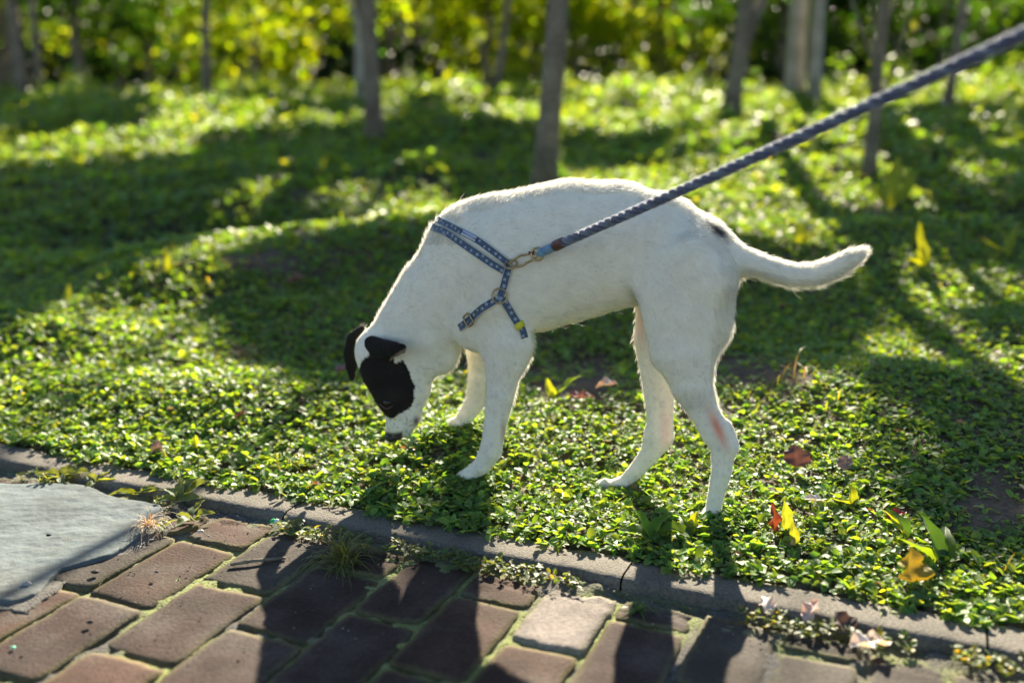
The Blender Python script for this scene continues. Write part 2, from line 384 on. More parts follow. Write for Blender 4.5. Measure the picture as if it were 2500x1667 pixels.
# ------------------------------------------------------------------ leaves
def leaf_batch(P, az, pitch, roll, L, Wd, fold=.25, droop=.15, tipw=.0):
    """returns V (N,8,3) and quads: 8-vertex leaf, folded along the midrib"""
    N = len(P); az = np.asarray(az); pitch = np.asarray(pitch); roll = np.asarray(roll)
    f = np.stack([np.cos(az) * np.cos(pitch), np.sin(az) * np.cos(pitch), np.sin(pitch)], -1)
    s0 = np.stack([-np.sin(az), np.cos(az), np.zeros(N)], -1)
    up0 = np.cross(f, s0)
    s = s0 * np.cos(roll)[:, None] + up0 * np.sin(roll)[:, None]
    up = np.cross(f, s)
    L = np.asarray(L)[:, None]; Wd = np.asarray(Wd)[:, None]
    def pt(a, b, c): return P + f * L * a + s * Wd * b + up * Wd * c - up * L * droop * a * a
    k = fold
    V = np.stack([pt(0, 0, 0), pt(.3, .42, k), pt(.72, .40, k), pt(1, 0, 0.0), pt(.72, -.40, k), pt(.3, -.42, k), pt(.35, 0, 0), pt(.72, 0, 0)], 1)
    b = (np.arange(N) * 8)[:, None]
    Fq = np.concatenate([b + np.array([[0, 6, 1, 1]])], 0)
    tri = np.concatenate([b + np.array([0, 6, 1]), b + np.array([0, 5, 6]), b + np.array([7, 3, 2]), b + np.array([7, 4, 3])])
    quad = np.concatenate([b + np.array([6, 7, 2, 1]), b + np.array([5, 4, 7, 6])])
    return V, tri, quad
def leaf_cols(N, base, var=.25, yellow=.08, r=None):
    r = r or rng
    c = np.repeat(np.array(base)[None], N, 0) * (1 + (r.random((N, 1)) - .5) * 2 * var)
    c[:, 0] *= 1 + (r.random(N) - .3) * .6
    y = r.random(N) < yellow
    c[y] = c[y] * np.array([2.1, 1.5, .8])
    return c

SOILPATCH = [((1850, 905), 210, 60), ((2430, 1240), 120, 110), ((640, 640), 120, 40), ((1400, 930), 190, 70), ((700, 300), 60, 20), ((1180, 560), 90, 25)]
def cover_density(x, y, z):
    px, py = project(np.stack([x, y, z], -1))
    d = np.ones_like(x)
    for (c, a, b) in SOILPATCH:
        d = np.minimum(d, .12 + np.clip(((px - c[0]) / a) ** 2 + ((py - c[1]) / b) ** 2, 0, 1.3) ** 2)
    d = d * (.75 + np.clip(fbm(x * 3, y * 3, 71) + .3, 0, 1) * .6)
    return d
def ground_cover():
    zones = [  # y0,y1, nodes per m2, leaf length, stem height, halfwidth slope
        (1.0, 2.0, 11000, .0112, .014), (2.0, 3.2, 6000, .015, .02), (3.2, 5.0, 1500, .028, .05), (5.0, 8.0, 700, .042, .10), (8.0, 12.0, 330, .06, .17)]
    Vs, Ts, Qs, Cs = [], [], [], []; n0 = 0
    for (y0, y1, den, L, H) in zones:
        hw = .56 * y1 + .25; A = 2 * hw * (y1 - y0); n = int(A * den)
        x = rng.uniform(-hw, hw, n); y = rng.uniform(y0, y1, n)
        u, v = uv(x, y)
        edge = -.014 + fbm(u * 14, u * 0 + 3, 81) * .028
        z = terr(x, y)
        keep = (v > edge) & (rng.random(n) < cover_density(x, y, z)) & (np.abs(x) < .56 * y + .3)
        x, y, z, v = x[keep], y[keep], z[keep], v[keep]
        z = np.where(v < 0, 0.0, z)
        n = len(x)
        clump = np.clip(fbm(x * 2.2, y * 2.2, 91) + .5, .1, 1.4); clump = np.where(y > 3, clump ** 2 * 1.3, clump)
        big = np.clip(1.15 - v * 1.2, 1, 1.15) if y0 < 2 else 1
        h = H * (.3 + 1.1 * rng.random(n)) * clump
        sc = (.55 + rng.random(n) ** 1.6 * .95) * big
        k = 4
        for j in range(k):
            az = rng.random(n) * 6.283 if j == 0 else az + 6.283 / k + (rng.random(n) - .5) * 1.1
            pit = rng.uniform(-.25, .95, n); rol = rng.normal(0, .45, n)
            Lj = L * sc * rng.uniform(.7, 1.25, n)
            hz = h * (1 - .22 * j * rng.random(n))
            P = np.stack([x + rng.normal(0, L * .2, n), y + rng.normal(0, L * .2, n), z + hz], -1)
            V, T, Qd = leaf_batch(P, az, pit, rol, Lj, Lj * rng.uniform(.62, .85, n), fold=.14, droop=.22)
            Vs.append(V.reshape(-1, 3)); Ts.append(T + n0); Qs.append(Qd + n0); n0 += n * 8
            c = leaf_cols(n, (.080, .195, .036), .42, .025)
            Cs.append(np.repeat(c, 8, 0))
    return mesh('ground_cover', np.concatenate(Vs), [np.concatenate(Ts), np.concatenate(Qs)], M_leaf, col=np.concatenate(Cs))
tag(ground_cover(), 'dense mat of small round green leaves covering the lawn', 'ground cover', kind='stuff')

def paw_leaves():
    Vs, Ts, Qs, Cs = [], [], [], []; n0 = 0
    for w in pawW:
        n = 260; a = rng.random(n) * 6.283; rr = .012 + rng.random(n) ** .7 * .055
        x = w[0] + np.cos(a) * rr; y = w[1] - .006 + np.sin(a) * rr * .8; kk = (y < w[1] - .004) | (rr > .03); x, y = x[kk], y[kk]; n = len(x)
        for j in range(4):
            L = rng.uniform(.009, .015, n)
            V, T, Qd = leaf_batch(np.stack([x, y, terr(x, y) + rng.random(n) * .010], -1), rng.random(n) * 6.283, rng.uniform(-.2, .9, n), rng.normal(0, .4, n), L, L * .75, .14, .2)
            Vs.append(V.reshape(-1, 3)); Ts.append(T + n0); Qs.append(Qd + n0); n0 += n * 8; Cs.append(np.repeat(leaf_cols(n, (.080, .195, .036), .42, .03), 8, 0))
    return mesh('ground_cover', np.concatenate(Vs), [np.concatenate(Ts), np.concatenate(Qs)], M_leaf, col=np.concatenate(Cs))
tag(paw_leaves(), 'small green leaves crowding around the dog paws', 'ground cover', kind='stuff')

def litter():
    n = 900; r = np.random.default_rng(55); y = 1.15 + r.random(n) ** 1.3 * 5; x = r.uniform(-1, 1, n) * (.56 * y + .2); k = uv(x, y)[1] > .02; x, y = x[k], y[k]; n = len(x)
    L = r.uniform(.006, .02, n) * (.7 + y * .15)
    V, T, Q_ = leaf_batch(np.stack([x, y, terr(x, y) + r.uniform(.006, .018, n)], -1), r.random(n) * 6.283, r.uniform(-.3, .6, n), r.normal(0, .6, n), L, L * r.uniform(.12, .7, n), .2, .3)
    c = np.array([(.22, .12, .07), (.12, .07, .05), (.38, .30, .18), (.30, .16, .05)])[r.integers(0, 4, n)]
    return mesh('leaf_litter', V.reshape(-1, 3), [T, Q_], M_dead, col=np.repeat(c, 8, 0))
tag(litter(), 'scraps of dry brown leaf and stalk lying through the lawn', 'leaf litter', kind='stuff')
def lawn_grass():
    n = 5200; r = np.random.default_rng(56); y = 1.15 + r.random(n) ** 1.2 * 7; x = r.uniform(-1, 1, n) * (.56 * y + .2); k = (uv(x, y)[1] > .01) & (fbm(x * 2, y * 2, 57) > .05); x, y = x[k], y[k]; n = len(x)
    L = r.uniform(.015, .035, n) * (.7 + y * .25)
    V, T, Q_ = leaf_batch(np.stack([x, y, terr(x, y)], -1), r.random(n) * 6.283, r.uniform(.7, 1.45, n), r.normal(0, .6, n), L, L * .09, .1, .35)
    return mesh('lawn_grass', V.reshape(-1, 3), [T, Q_], M_leaf, col=np.repeat(leaf_cols(n, (.11, .17, .035), .3, .1, r), 8, 0))
tag(lawn_grass(), 'thin grass blades growing up through the low leaves', 'grass', kind='stuff')

def blades(n, P0, L, wid, spread, col, name, mat, parent=None, seed=0, lean=(0, 0), seg=4, colvar=.3):
    r = np.random.default_rng(seed); V = []; Fc = []; C = []; n0 = 0
    for i in range(n):
        a = r.random() * 6.283; b = r.random() ** .7 * spread; l = L * r.uniform(.5, 1.1)
        p = np.array(P0) + np.array([r.normal(0, .15), r.normal(0, .15), 0]) * L * .6
        s = np.array([-math.sin(a), math.cos(a), 0]); w = wid * r.uniform(.6, 1.2)
        c = np.array(col) * (1 + (r.random() - .5) * 2 * colvar)
        for k in range(seg + 1):
            t = k / seg; ang = b + t * t * .9
            q = p + np.array([math.cos(a) * math.sin(ang) + lean[0] * t, math.sin(a) * math.sin(ang) + lean[1] * t, math.cos(ang)]) * l * t
            ww = w * (1 - t ** 1.5) + .0001
            V += [q - s * ww, q + s * ww]; C += [c, c]
            if k: Fc.append([n0 + 2 * k - 2, n0 + 2 * k - 1, n0 + 2 * k + 1, n0 + 2 * k])
        n0 += 2 * (seg + 1)
    return mesh(name, V, np.array(Fc), mat, parent, col=np.array(C))

def big_leaf(name, base, az, pitch, roll, L, Wd, col, mat, parent=None, droop=.25, fold=.12, n=9, wavy=.05, tip=.9, seed=0, stem=0.0):
    r = np.random.default_rng(seed); m = 4
    f = np.array([math.cos(az) * math.cos(pitch), math.sin(az) * math.cos(pitch), math.sin(pitch)])
    s0 = np.array([-math.sin(az), math.cos(az), 0]); up0 = np.cross(f, s0)
    s = s0 * math.cos(roll) + up0 * math.sin(roll); up = np.cross(f, s)
    V = []; C = []; base = np.array(base, float)
    for i in range(n + 1):
        t = i / n; w = max(.04, math.sin(math.pi * min(1, t ** tip * .98 + .02)) ** .8) * Wd / 2
        w *= 1 + .10 * math.sin(t * 17 + seed) + r.normal(0, .03)
        if t < stem: w = .0012
        for j in range(-m, m + 1):
            q = j / m
            rib = .02 * L if j == 0 else 0
            p = base + f * L * t - up * L * droop * t * t + s * (w * q + L * .06 * math.sin(t * 3 + seed)) + up * L * .03 * math.sin(t * 9 + seed * 2) + up * (abs(q) * w * fold * 2 + math.sin(t * 14 + q * 3 + seed) * wavy * w * abs(q)) - up * rib * .15
            V.append(p); cv = np.array(col) * (1.25 if j == 0 else 1 - .12 * abs(math.sin(t * 22)) + r.normal(0, .04)); C.append(cv)
    k = 2 * m + 1; F_ = [[i * k + j, i * k + j + 1, (i + 1) * k + j + 1, (i + 1) * k + j] for i in range(n) for j in range(k - 1)]
    return mesh(name, V, np.array(F_), mat, parent, col=np.clip(C, 0, 1))

def weed(px, py, leaves, label, col=(.06, .14, .02), name='broadleaf_weed', group=None, P=None):
    P = G(px, py) if P is None else np.array(P)
    e = empty(name, tuple(P)); tag(e, label, 'weed', group)
    for i, (az, pit, L, Wd, *rest) in enumerate(leaves):
        c = rest[0] if rest else col
        big_leaf('leaf', (0, 0, .002), math.radians(az), math.radians(pit), random.uniform(-.5, .5), L, Wd, c, M_leaf, e, droop=.30, fold=.28, seed=i + int(px), stem=.22, wavy=.12)
    return e
LG = (.07, .15, .02); YG = (.16, .24, .015); DG = (.03, .09, .02)
weed(2290, 1390, [(100, 70, .075, .034, DG), (60, 48, .07, .03), (150, 50, .06, .03), (30, 25, .065, .028), (200, 30, .05, .026)], 'tall dark green weed with spoon shaped leaves near the right edge', LG)
weed(2215, 1330, [(150, 65, .06, .022, YG), (110, 62, .055, .028, DG), (-20, 20, .04, .02), (190, 25, .035, .016)], 'weed with one bright yellow green leaf left of the tall dark weed', LG)
weed(2085, 1245, [(170, 40, .04, .014, YG), (10, 40, .04, .014), (90, 70, .04, .018, YG), (-60, 30, .03, .012)], 'slim four leaved seedling standing above the mat at right')
weed(1590, 1325, [(130, 66, .052, .026, (.07, .18, .015)), (50, 56, .050, .026, (.06, .16, .015)), (170, 30, .05, .03), (20, 20, .05, .028)], 'broad bright green weed below the far hind paw')
weed(1690, 1315, [(70, 65, .04, .018, YG), (190, 35, .05, .03), (-20, 25, .055, .03), (-90, 15, .045, .03), (120, 45, .04, .02)], 'pale glossy rosette weed in front of the near hind paw')
weed(1350, 985, [(120, 75, .05, .02, YG), (35, 50, .08, .03, LG), (60, 60, .04, .02)], 'yellow green weed with two raised leaves between the legs')
weed(1295, 985, [(140, 50, .07, .024, LG), (95, 55, .045, .02, DG), (190, 30, .04, .018)], 'darker weed just behind the near front leg')
weed(483, 1112, [(95, 82, .035, .014, YG), (20, 20, .04, .018), (160, 20, .035, .016)], 'small weed with an upright lime leaf near the left kerb', DG)
weed(2470, 640, [(60, 60, .16, .02, YG), (110, 65, .14, .02, YG), (150, 50, .12, .02, YG)], 'spiky lime weed at the right edge behind the tail')
weed(2255, 660, [(90, 86, .14, .028, YG), (100, 80, .09, .03, YG), (180, 50, .06, .02, YG)], 'upright sunlit weed stalk right of the tail')
weed(2170, 520, [(80, 80, .22, .06, YG), (20, 60, .2, .05, YG), (150, 60, .18, .05, YG), (60, 50, .15, .05, YG)], 'bright lime clump at the foot of the thin tree')
weed(1950, 600, [(80, 70, .08, .05, YG), (10, 40, .08, .05, YG)], 'lime leaf pair above the sunlit mound by the tail')
weed(400, 680, [(80, 70, .10, .02, YG), (150, 50, .12, .014, YG), (20, 60, .06, .02, YG)], 'arching lime weed on the left sunlit ridge')
weed(170, 740, [(90, 84, .055, .016, YG)], 'single upright lime leaf on the left ridge')
weed(520, 760, [(140, 35, .055, .02, YG), (70, 60, .04, .015, LG)], 'small lime leaf in the shade left of the head')
weed(785, 440, [(90, 86, .28, .03, LG), (80, 70, .14, .04, YG), (140, 50, .1, .04, YG)], 'tall blurred stalk in the shaded lawn')
# rosettes growing on the flagstone edge
for (px, py, lab, lv) in [
    (150, 1168, 'grey green rosette at the top edge of the flagstone', [(170, 18, .05, .022), (5, 22, .05, .024), (60, 30, .035, .02), (215, 15, .035, .018), (300, 10, .03, .016)]),
    (235, 1180, 'small rosette between the flagstone and the kerb', [(10, 25, .035, .016), (150, 25, .03, .015), (70, 35, .03, .014), (250, 10, .03, .012)]),
    (440, 1225, 'leafy weed growing at the corner of the flagstone', [(20, 45, .055, .03), (60, 50, .05, .022), (150, 35, .04, .018), (-30, 30, .045, .022), (200, 20, .04, .014), (100, 60, .04, .016)]),
    (470, 1270, 'crinkled weed on the soil beside the first brick', [(0, 30, .035, .02), (80, 40, .04, .022), (170, 20, .03, .014), (250, 20, .035, .018), (310, 25, .03, .018)]),
    (340, 1205, 'flat weed lying over the flagstone rim', [(175, 12, .045, .014, YG), (190, 8, .06, .010), (30, 30, .03, .012), (0, 20, .045, .012)]),
    (400, 1290, 'tiny weed in dry straw by the flagstone', [(30, 40, .022, .012), (200, 30, .024, .010), (110, 40, .02, .010), (280, 20, .02, .010)])]:
    d = ray(px, py); P = np.array([0, 0, CH]) + d * ((CH + .008) / -d[2])
    weed(px, py, lv, lab, col=(.10, .165, .06), name='rosette_weed', P=P)
def on_path(px, py, z=-.012):
    d = ray(px, py); return np.array([0, 0, CH]) + d * ((CH - z) / -d[2])
def bladething(name, label, cat, *a, **k):
    n, P0 = a[0], a[1]; o = blades(n, (0, 0, 0), *a[2:], **k, name=name); o.location = tuple(P0); return tag(o, label, cat)
bladething('grass_tuft', 'tuft of green and brown grass rooted in the shaded brick path', 'grass tuft', 150, on_path(835, 1375), .075, .0012, 1.25, (.10, .13, .03), mat=M_leaf, seed=5, colvar=.5)
bladething('straw_tuft', 'pale dry straw tuft on the flagstone corner', 'dry grass', 70, on_path(365, 1285, 0), .045, .0009, 1.3, (.42, .34, .22), mat=M_dead, seed=6)
bladething('dry_grass_tuft', 'dry yellow grass tuft in the shade left of the dog head', 'dry grass', 60, G(590, 870), .06, .0011, 1.35, (.40, .28, .12), mat=M_dead, seed=8)
bladething('grass_sprig', 'thin green grass sprig beside the near front paw', 'grass sprig', 3, G(1190, 1145), .05, .0016, .5, (.05, .12, .02), mat=M_leaf, seed=12)
bladething('joint_grass', 'small grass blades sprouting where the kerb meets the sunlit brick', 'grass tuft', 22, on_path(1560, 1490), .03, .0016, 1.2, (.05, .13, .03), mat=M_leaf, seed=9)
bladething('kerb_grass', 'bright grass blades hanging over the right end of the kerb', 'grass tuft', 26, on_path(2150, 1500), .035, .0018, 1.1, (.14, .24, .03), mat=M_leaf, seed=10)
bladething('bent_dry_stalk', 'bent dry stalk standing behind the hind legs', 'dry grass', 5, G(1935, 925), .085, .0012, .5, (.38, .25, .08), mat=M_dead, seed=14)
bladething('moss_grass', 'tiny yellow green blades in the kerb gap', 'grass tuft', 26, on_path(1190, 1355), .02, .0014, 1.2, (.20, .28, .02), mat=M_leaf, seed=19)

# small weeds in the strip between kerb and bricks
def gap_weeds():
    n = 520; u = rng.choice([-1, 1], n) * 0 + rng.uniform(-.9, .85, n); ok = fbm(u * 7, u * 0, 95) + .35 * np.exp(-((u - .07) / .09) ** 2) + .4 * np.exp(-((u - .44) / .07) ** 2) > .12
    u = u[ok]; n = len(u); v = rng.uniform(-.112, -.074, n); x, y = xy(u, v)
    Vs, Ts, Qs, Cs = [], [], [], []; n0 = 0
    for j in range(4):
        az = rng.random(n) * 6.283; L = rng.uniform(.006, .013, n)
        V, T, Q_ = leaf_batch(np.stack([x + rng.normal(0, .003, n), y + rng.normal(0, .003, n), -.012 + rng.random(n) * .012], -1), az, rng.uniform(0, .8, n), rng.normal(0, .4, n), L, L * .7, .14, .2)
        Vs.append(V.reshape(-1, 3)); Ts.append(T + n0); Qs.append(Q_ + n0); n0 += n * 8
        Cs.append(np.repeat(leaf_cols(n, (.07, .13, .04), .4, .1), 8, 0))
    return mesh('gap_weeds', np.concatenate(Vs), [np.concatenate(Ts), np.concatenate(Qs)], M_leaf, col=np.concatenate(Cs))
tag(gap_weeds(), 'tiny weeds crowding the soil strip between kerb and bricks', 'weeds', kind='stuff')

def fallen(P, az, pit, L, Wd, col, label, name='fallen_leaf', droop=.1, wavy=.2, roll=0, mat=None, tip=.75):
    o = big_leaf(name, (0, 0, 0), math.radians(az), math.radians(pit), roll, L, Wd, col, mat or M_dead, None, droop=droop, fold=.3, wavy=wavy, seed=int(abs(P[0] * 1000)), n=12, tip=tip)
    o.location = tuple(P); return tag(o, label, 'leaf')
def up(P, h): P = np.array(P, float); P[2] += h; return P
fallen(up(G(2225, 1440), .012), 80, 66, .046, .046, (.26, .22, .02), 'large curled yellow leaf upright in the weeds at lower right', tip=.5, wavy=.5, roll=.35)
fallen(up(G(1940, 1165), .018), 80, 60, .038, .045, (.10, .05, .045), 'round dark brown leaf standing right of the hind leg')
fallen(up(G(2060, 1170), .016), 60, 45, .03, .026, (.16, .13, .13), 'small grey leaf right of the round brown leaf')
fallen(up(G(385, 1130), .012), 85, 75, .03, .022, (.16, .12, .12), 'grey brown leaf standing by the left part of the kerb')
fallen(up(G(1885, 1312), .008), 75, 74, .043, .016, (.24, .06, .02), 'rusty orange leaf upright near the kerb', wavy=.9, roll=.6)
fallen(up(G(1915, 1315), .012), 95, 78, .045, .018, (.13, .20, .03), 'lime leaf upright beside the rusty orange leaf', mat=M_leaf)
fallen(up(G(1935, 1345), .010), 80, 78, .032, .014, (.15, .21, .03), 'short oval lime leaf below the rusty leaf', mat=M_leaf)
fallen(up(G(2170, 1290), .014), 20, 25, .03, .024, (.18, .02, .02), 'small dark red leaf among the right weeds')
fallen(up(G(1385, 990), .016), -10, 10, .055, .032, (.22, .09, .08), 'reddish brown fallen leaf between the front and hind legs')
fallen(up(G(1455, 975), .025), -20, 20, .045, .035, (.40, .32, .30), 'pale grey dry leaf right of the reddish leaf')
fallen(up(G(1665, 1018), .016), 0, 15, .035, .025, (.20, .13, .13), 'dull brown leaf seen between the hind legs')
fallen(up(G(700, 715), .03), 10, 20, .06, .045, (.22, .11, .09), 'brown leaf in the shade above left of the head')
fallen(up(G(820, 935), .02), 20, 20, .045, .035, (.20, .12, .12), 'dull mauve leaf left of the far ear')
fallen(up(G(755, 1205), .012), 0, 30, .018, .014, (.50, .20, .03), 'tiny orange leaf on the kerb edge')
fallen(up(G(570, 1045), .02), 10, 25, .03, .02, (.12, .06, .05), 'dark curled leaf in the sunlit weeds at left')
fallen(up(G(2010, 1250), .016), 180, 15, .035, .02, (.5, .5, .48), 'pale dry leaf lying flat among sunlit weeds')
fallen(on_path(2080, 1580, -.004), 10, 10, .05, .028, (.72, .66, .60), 'pale curled leaf lying on the bricks at lower right', wavy=.5)
fallen(on_path(1885, 1500, -.004), 100, 20, .035, .022, (.66, .58, .52), 'pale leaf scrap beside the kerb gap', wavy=.5)
fallen(on_path(1960, 1515, -.004), 40, 30, .04, .02, (.60, .45, .38), 'pinkish leaf scrap hanging over the kerb gap', wavy=.5)
fallen(on_path(2075, 1545, -.008), 120, 35, .032, .032, (.09, .06, .045), 'dark round leaf in the soil hole right of the kerb gap')
# candy-wrapper-like green and white scrap, twig, pebbles
def pebble(name, P, r, col, label, cat, seed, sc=(1, .7, .5), col2=None):
    r = r * .65; n1, n2 = 14, 9; rr = np.random.default_rng(seed); th = np.linspace(0, 2 * np.pi, n1, endpoint=False); phi = np.linspace(-1.5, 1.5, n2)
    T, Ph = np.meshgrid(th, phi); d = r * (1 + vnoise(T * 1.3 + seed, Ph * 1.7, seed) * .5)
    Vv = np.stack([np.cos(T) * np.cos(Ph) * d * sc[0], np.sin(T) * np.cos(Ph) * d * sc[1], np.sin(Ph) * d * sc[2]], -1).reshape(-1, 3)
    F_ = [[i * n1 + j, i * n1 + (j + 1) % n1, (i + 1) * n1 + (j + 1) % n1, (i + 1) * n1 + j] for i in range(n2 - 1) for j in range(n1)]
    c = np.repeat(np.array(col)[None], len(Vv), 0)
    if col2 is not None: c[Vv[:, 0] > r * .1] = col2
    o = mesh(name, Vv, np.array(F_), M_slate, col=c); o.location = tuple(P); return tag(o, label, cat)
pebble('plastic_scrap', on_path(672, 1272, -.004), .011, (.03, .45, .14), 'small green and white plastic scrap at the foot of the kerb', 'litter', 2, (1.1, .6, .5), (.7, .75, .75))
pebble('glass_chip', on_path(32, 1580, -.008), .005, (.25, .7, .45), 'tiny pale green chip on the left bricks', 'litter', 3)
for k, (px, py, r, lab) in enumerate([(232, 1395, .008, 'dark pebble on the edge of the grey flagstone'), (65, 1425, .010, 'flat grey pebble on the near corner of the flagstone'),
                                 (382, 1395, .005, 'black crumb of soil in the middle of a brick'), (220, 1517, .007, 'dark crumb of soil on the second brick row'),
                                 (490, 1296, .008, 'pale pebble between the weeds and the first brick'), (820, 1265 + 0, .004, 'tiny dark crumb near the grass tuft')]):
    pebble('pebble', on_path(px, py, -.004), r, (.5, .45, .4) if 'pale' in lab else ((.3, .3, .3) if 'grey peb' in lab else (.05, .04, .04)), lab, 'pebble', 10 + k)

def tube(path, rad, nseg=8, closed=False):
    path = np.asarray(path, float); n = len(path); rad = np.broadcast_to(rad, (n,))
    T = np.gradient(path, axis=0) if not closed else np.roll(path, -1, 0) - np.roll(path, 1, 0)
    T /= np.linalg.norm(T, axis=1)[:, None] + 1e-12
    ref = np.array([0, 0, 1.0]) if abs(T[0, 2]) < .9 else np.array([1.0, 0, 0])
    N = np.cross(T[0], ref); N /= np.linalg.norm(N); Ns = [N]
    for i in range(1, n):
        N = Ns[-1] - T[i] * (Ns[-1] @ T[i]); N /= np.linalg.norm(N); Ns.append(N)
    Ns = np.array(Ns); B = np.cross(T, Ns)
    a = np.linspace(0, 2 * np.pi, nseg, endpoint=False)
    V = path[:, None] + rad[:, None, None] * (np.cos(a)[None, :, None] * Ns[:, None] + np.sin(a)[None, :, None] * B[:, None])
    V = V.reshape(-1, 3); Q_ = []
    m = n if closed else n - 1
    for i in range(m):
        for j in range(nseg):
            i2 = (i + 1) % n
            Q_.append([i * nseg + j, i * nseg + (j + 1) % nseg, i2 * nseg + (j + 1) % nseg, i2 * nseg + j])
    Q_ = np.array(Q_)
    caps = []
    if not closed: caps = [np.arange(nseg)[::-1][None], (np.arange(nseg) + (n - 1) * nseg)[None]]
    return V, [Q_] + caps
a_, b_ = on_path(562, 1378, -.009), on_path(697, 1362, -.009)
V, Fc = tube([a_, (a_ * .6 + b_ * .4) + [0, 0, .002], b_], [.0024, .0027, .002], 7)
tag(mesh('twig', V, Fc, M_bark), 'short dark red twig lying on the shaded bricks', 'twig')
# ------------------------------------------------------------------ shade map and trees
def D(pts): return [(x * 1.063, y * 1.063) for x, y in pts]
SHADE = [  # polygons in the 2352 px frame, coverage
    (D([(-400, 435), (1000, 330), (1100, 480), (1010, 470), (980, 500), (560, 490), (380, 620), (0, 740), (-400, 850)]), 1.0),
    (D([(450, 330), (1240, 290), (1240, 470), (1040, 470), (1000, 440), (450, 440)]), .8),
    (D([(-200, 268), (330, 262), (300, 315), (-200, 360)]), .9),
    (D([(620, 262), (1000, 250), (1000, 290), (620, 290)]), .9),
    (D([(560, 560), (1000, 545), (1000, 700), (840, 890), (700, 890), (560, 830), (480, 700)]), 1.0),
    (D([(1000, 600), (1500, 620), (1500, 900), (1200, 905), (1000, 880), (840, 900), (900, 700)]), 1.0),
    ([(1590, 700), (1820, 680), (2060, 700), (2150, 806), (2044, 895), (1761, 960), (1580, 950)], 1.0),
    ([(2350, 740), (2700, 750), (2700, 840), (2380, 815)], .8),
    ([(2250, 1160), (2380, 1200), (2600, 1320), (2800, 1600), (2520, 1520), (2330, 1360)], .85),
    (D([(1960, 505), (2700, 540), (2700, 610), (2250, 610), (1980, 575), (1900, 520)]), .95),
    (D([(1600, 430), (2700, 440), (2700, 520), (1900, 505), (1640, 480)]), .55),
    ([(2120, 880), (2215, 890), (2400, 985), (2700, 1150), (2700, 1290), (2420, 1180), (2240, 1010)], .9),
    (D([(2000, 250), (2900, 230), (2900, 420), (2050, 400)]), .55),
    (D([(1290, 330), (1700, 300), (1650, 380), (1300, 420)]), .6),
    (D([(925, 1295), (1040, 1300), (1060, 1410), (920, 1420)]), 1.0),  # leaves added overhead to darken a lit gap in the dog's shadow
    (D([(-600, 900), (60, 960), (430, 1040), (700, 1130), (620, 1150), (380, 1085), (-50, 1010), (-600, 1010)]), .45),
]
TREES = [  # src px of the trunk foot, diameter, lean top dx (m per m), height, label
    (1330, 478, .105, .05, 5.2, 'slender grey trunked tree directly behind the dog back'),
    (915, 345, .10, -.035, 5.4, 'dark forked tree left of centre in the shaded lawn'),
    (62, 238, .13, -.02, 5.6, 'leftmost tree with a sunlit strip down its dark trunk'),
    (105, 235, .08, 0, 5.0, 'thin dark tree just right of the leftmost tree'),
    (1780, 305, .13, .10, 5.6, 'dark leaning tree that widens into a fork at the top right'),
    (2120, 440, .055, .01, 3.9, 'thin young tree behind the leash with upswept branches'),
    (882, 262, .11, 0, 5.4, 'pale trunk half hidden behind the forked tree'),
    (1935, 262, .17, 0, 5.6, 'pale grey trunk in the distance right of the leaning tree'),
    (1985, 262, .11, 0, 5.6, 'dark thin trunk touching the pale grey trunk'),
    (2310, 275, .07, .03, 5.2, 'thin tree at the far right behind the leash'),
    (505, 225, .10, .04, 5.5, 'dark bent trunk against the yellow woods at left'),
    (1210, 235, .08, .12, 5.5, 'thin leaning trunk left of the centre tree'),
    (-500, 420, .12, 0, 5.5, 'tree standing left of the picture shading the lawn'),
    (3000, 420, .12, 0, 5.5, 'tree standing right of the picture shading the lawn'),
]
tree_objs = []
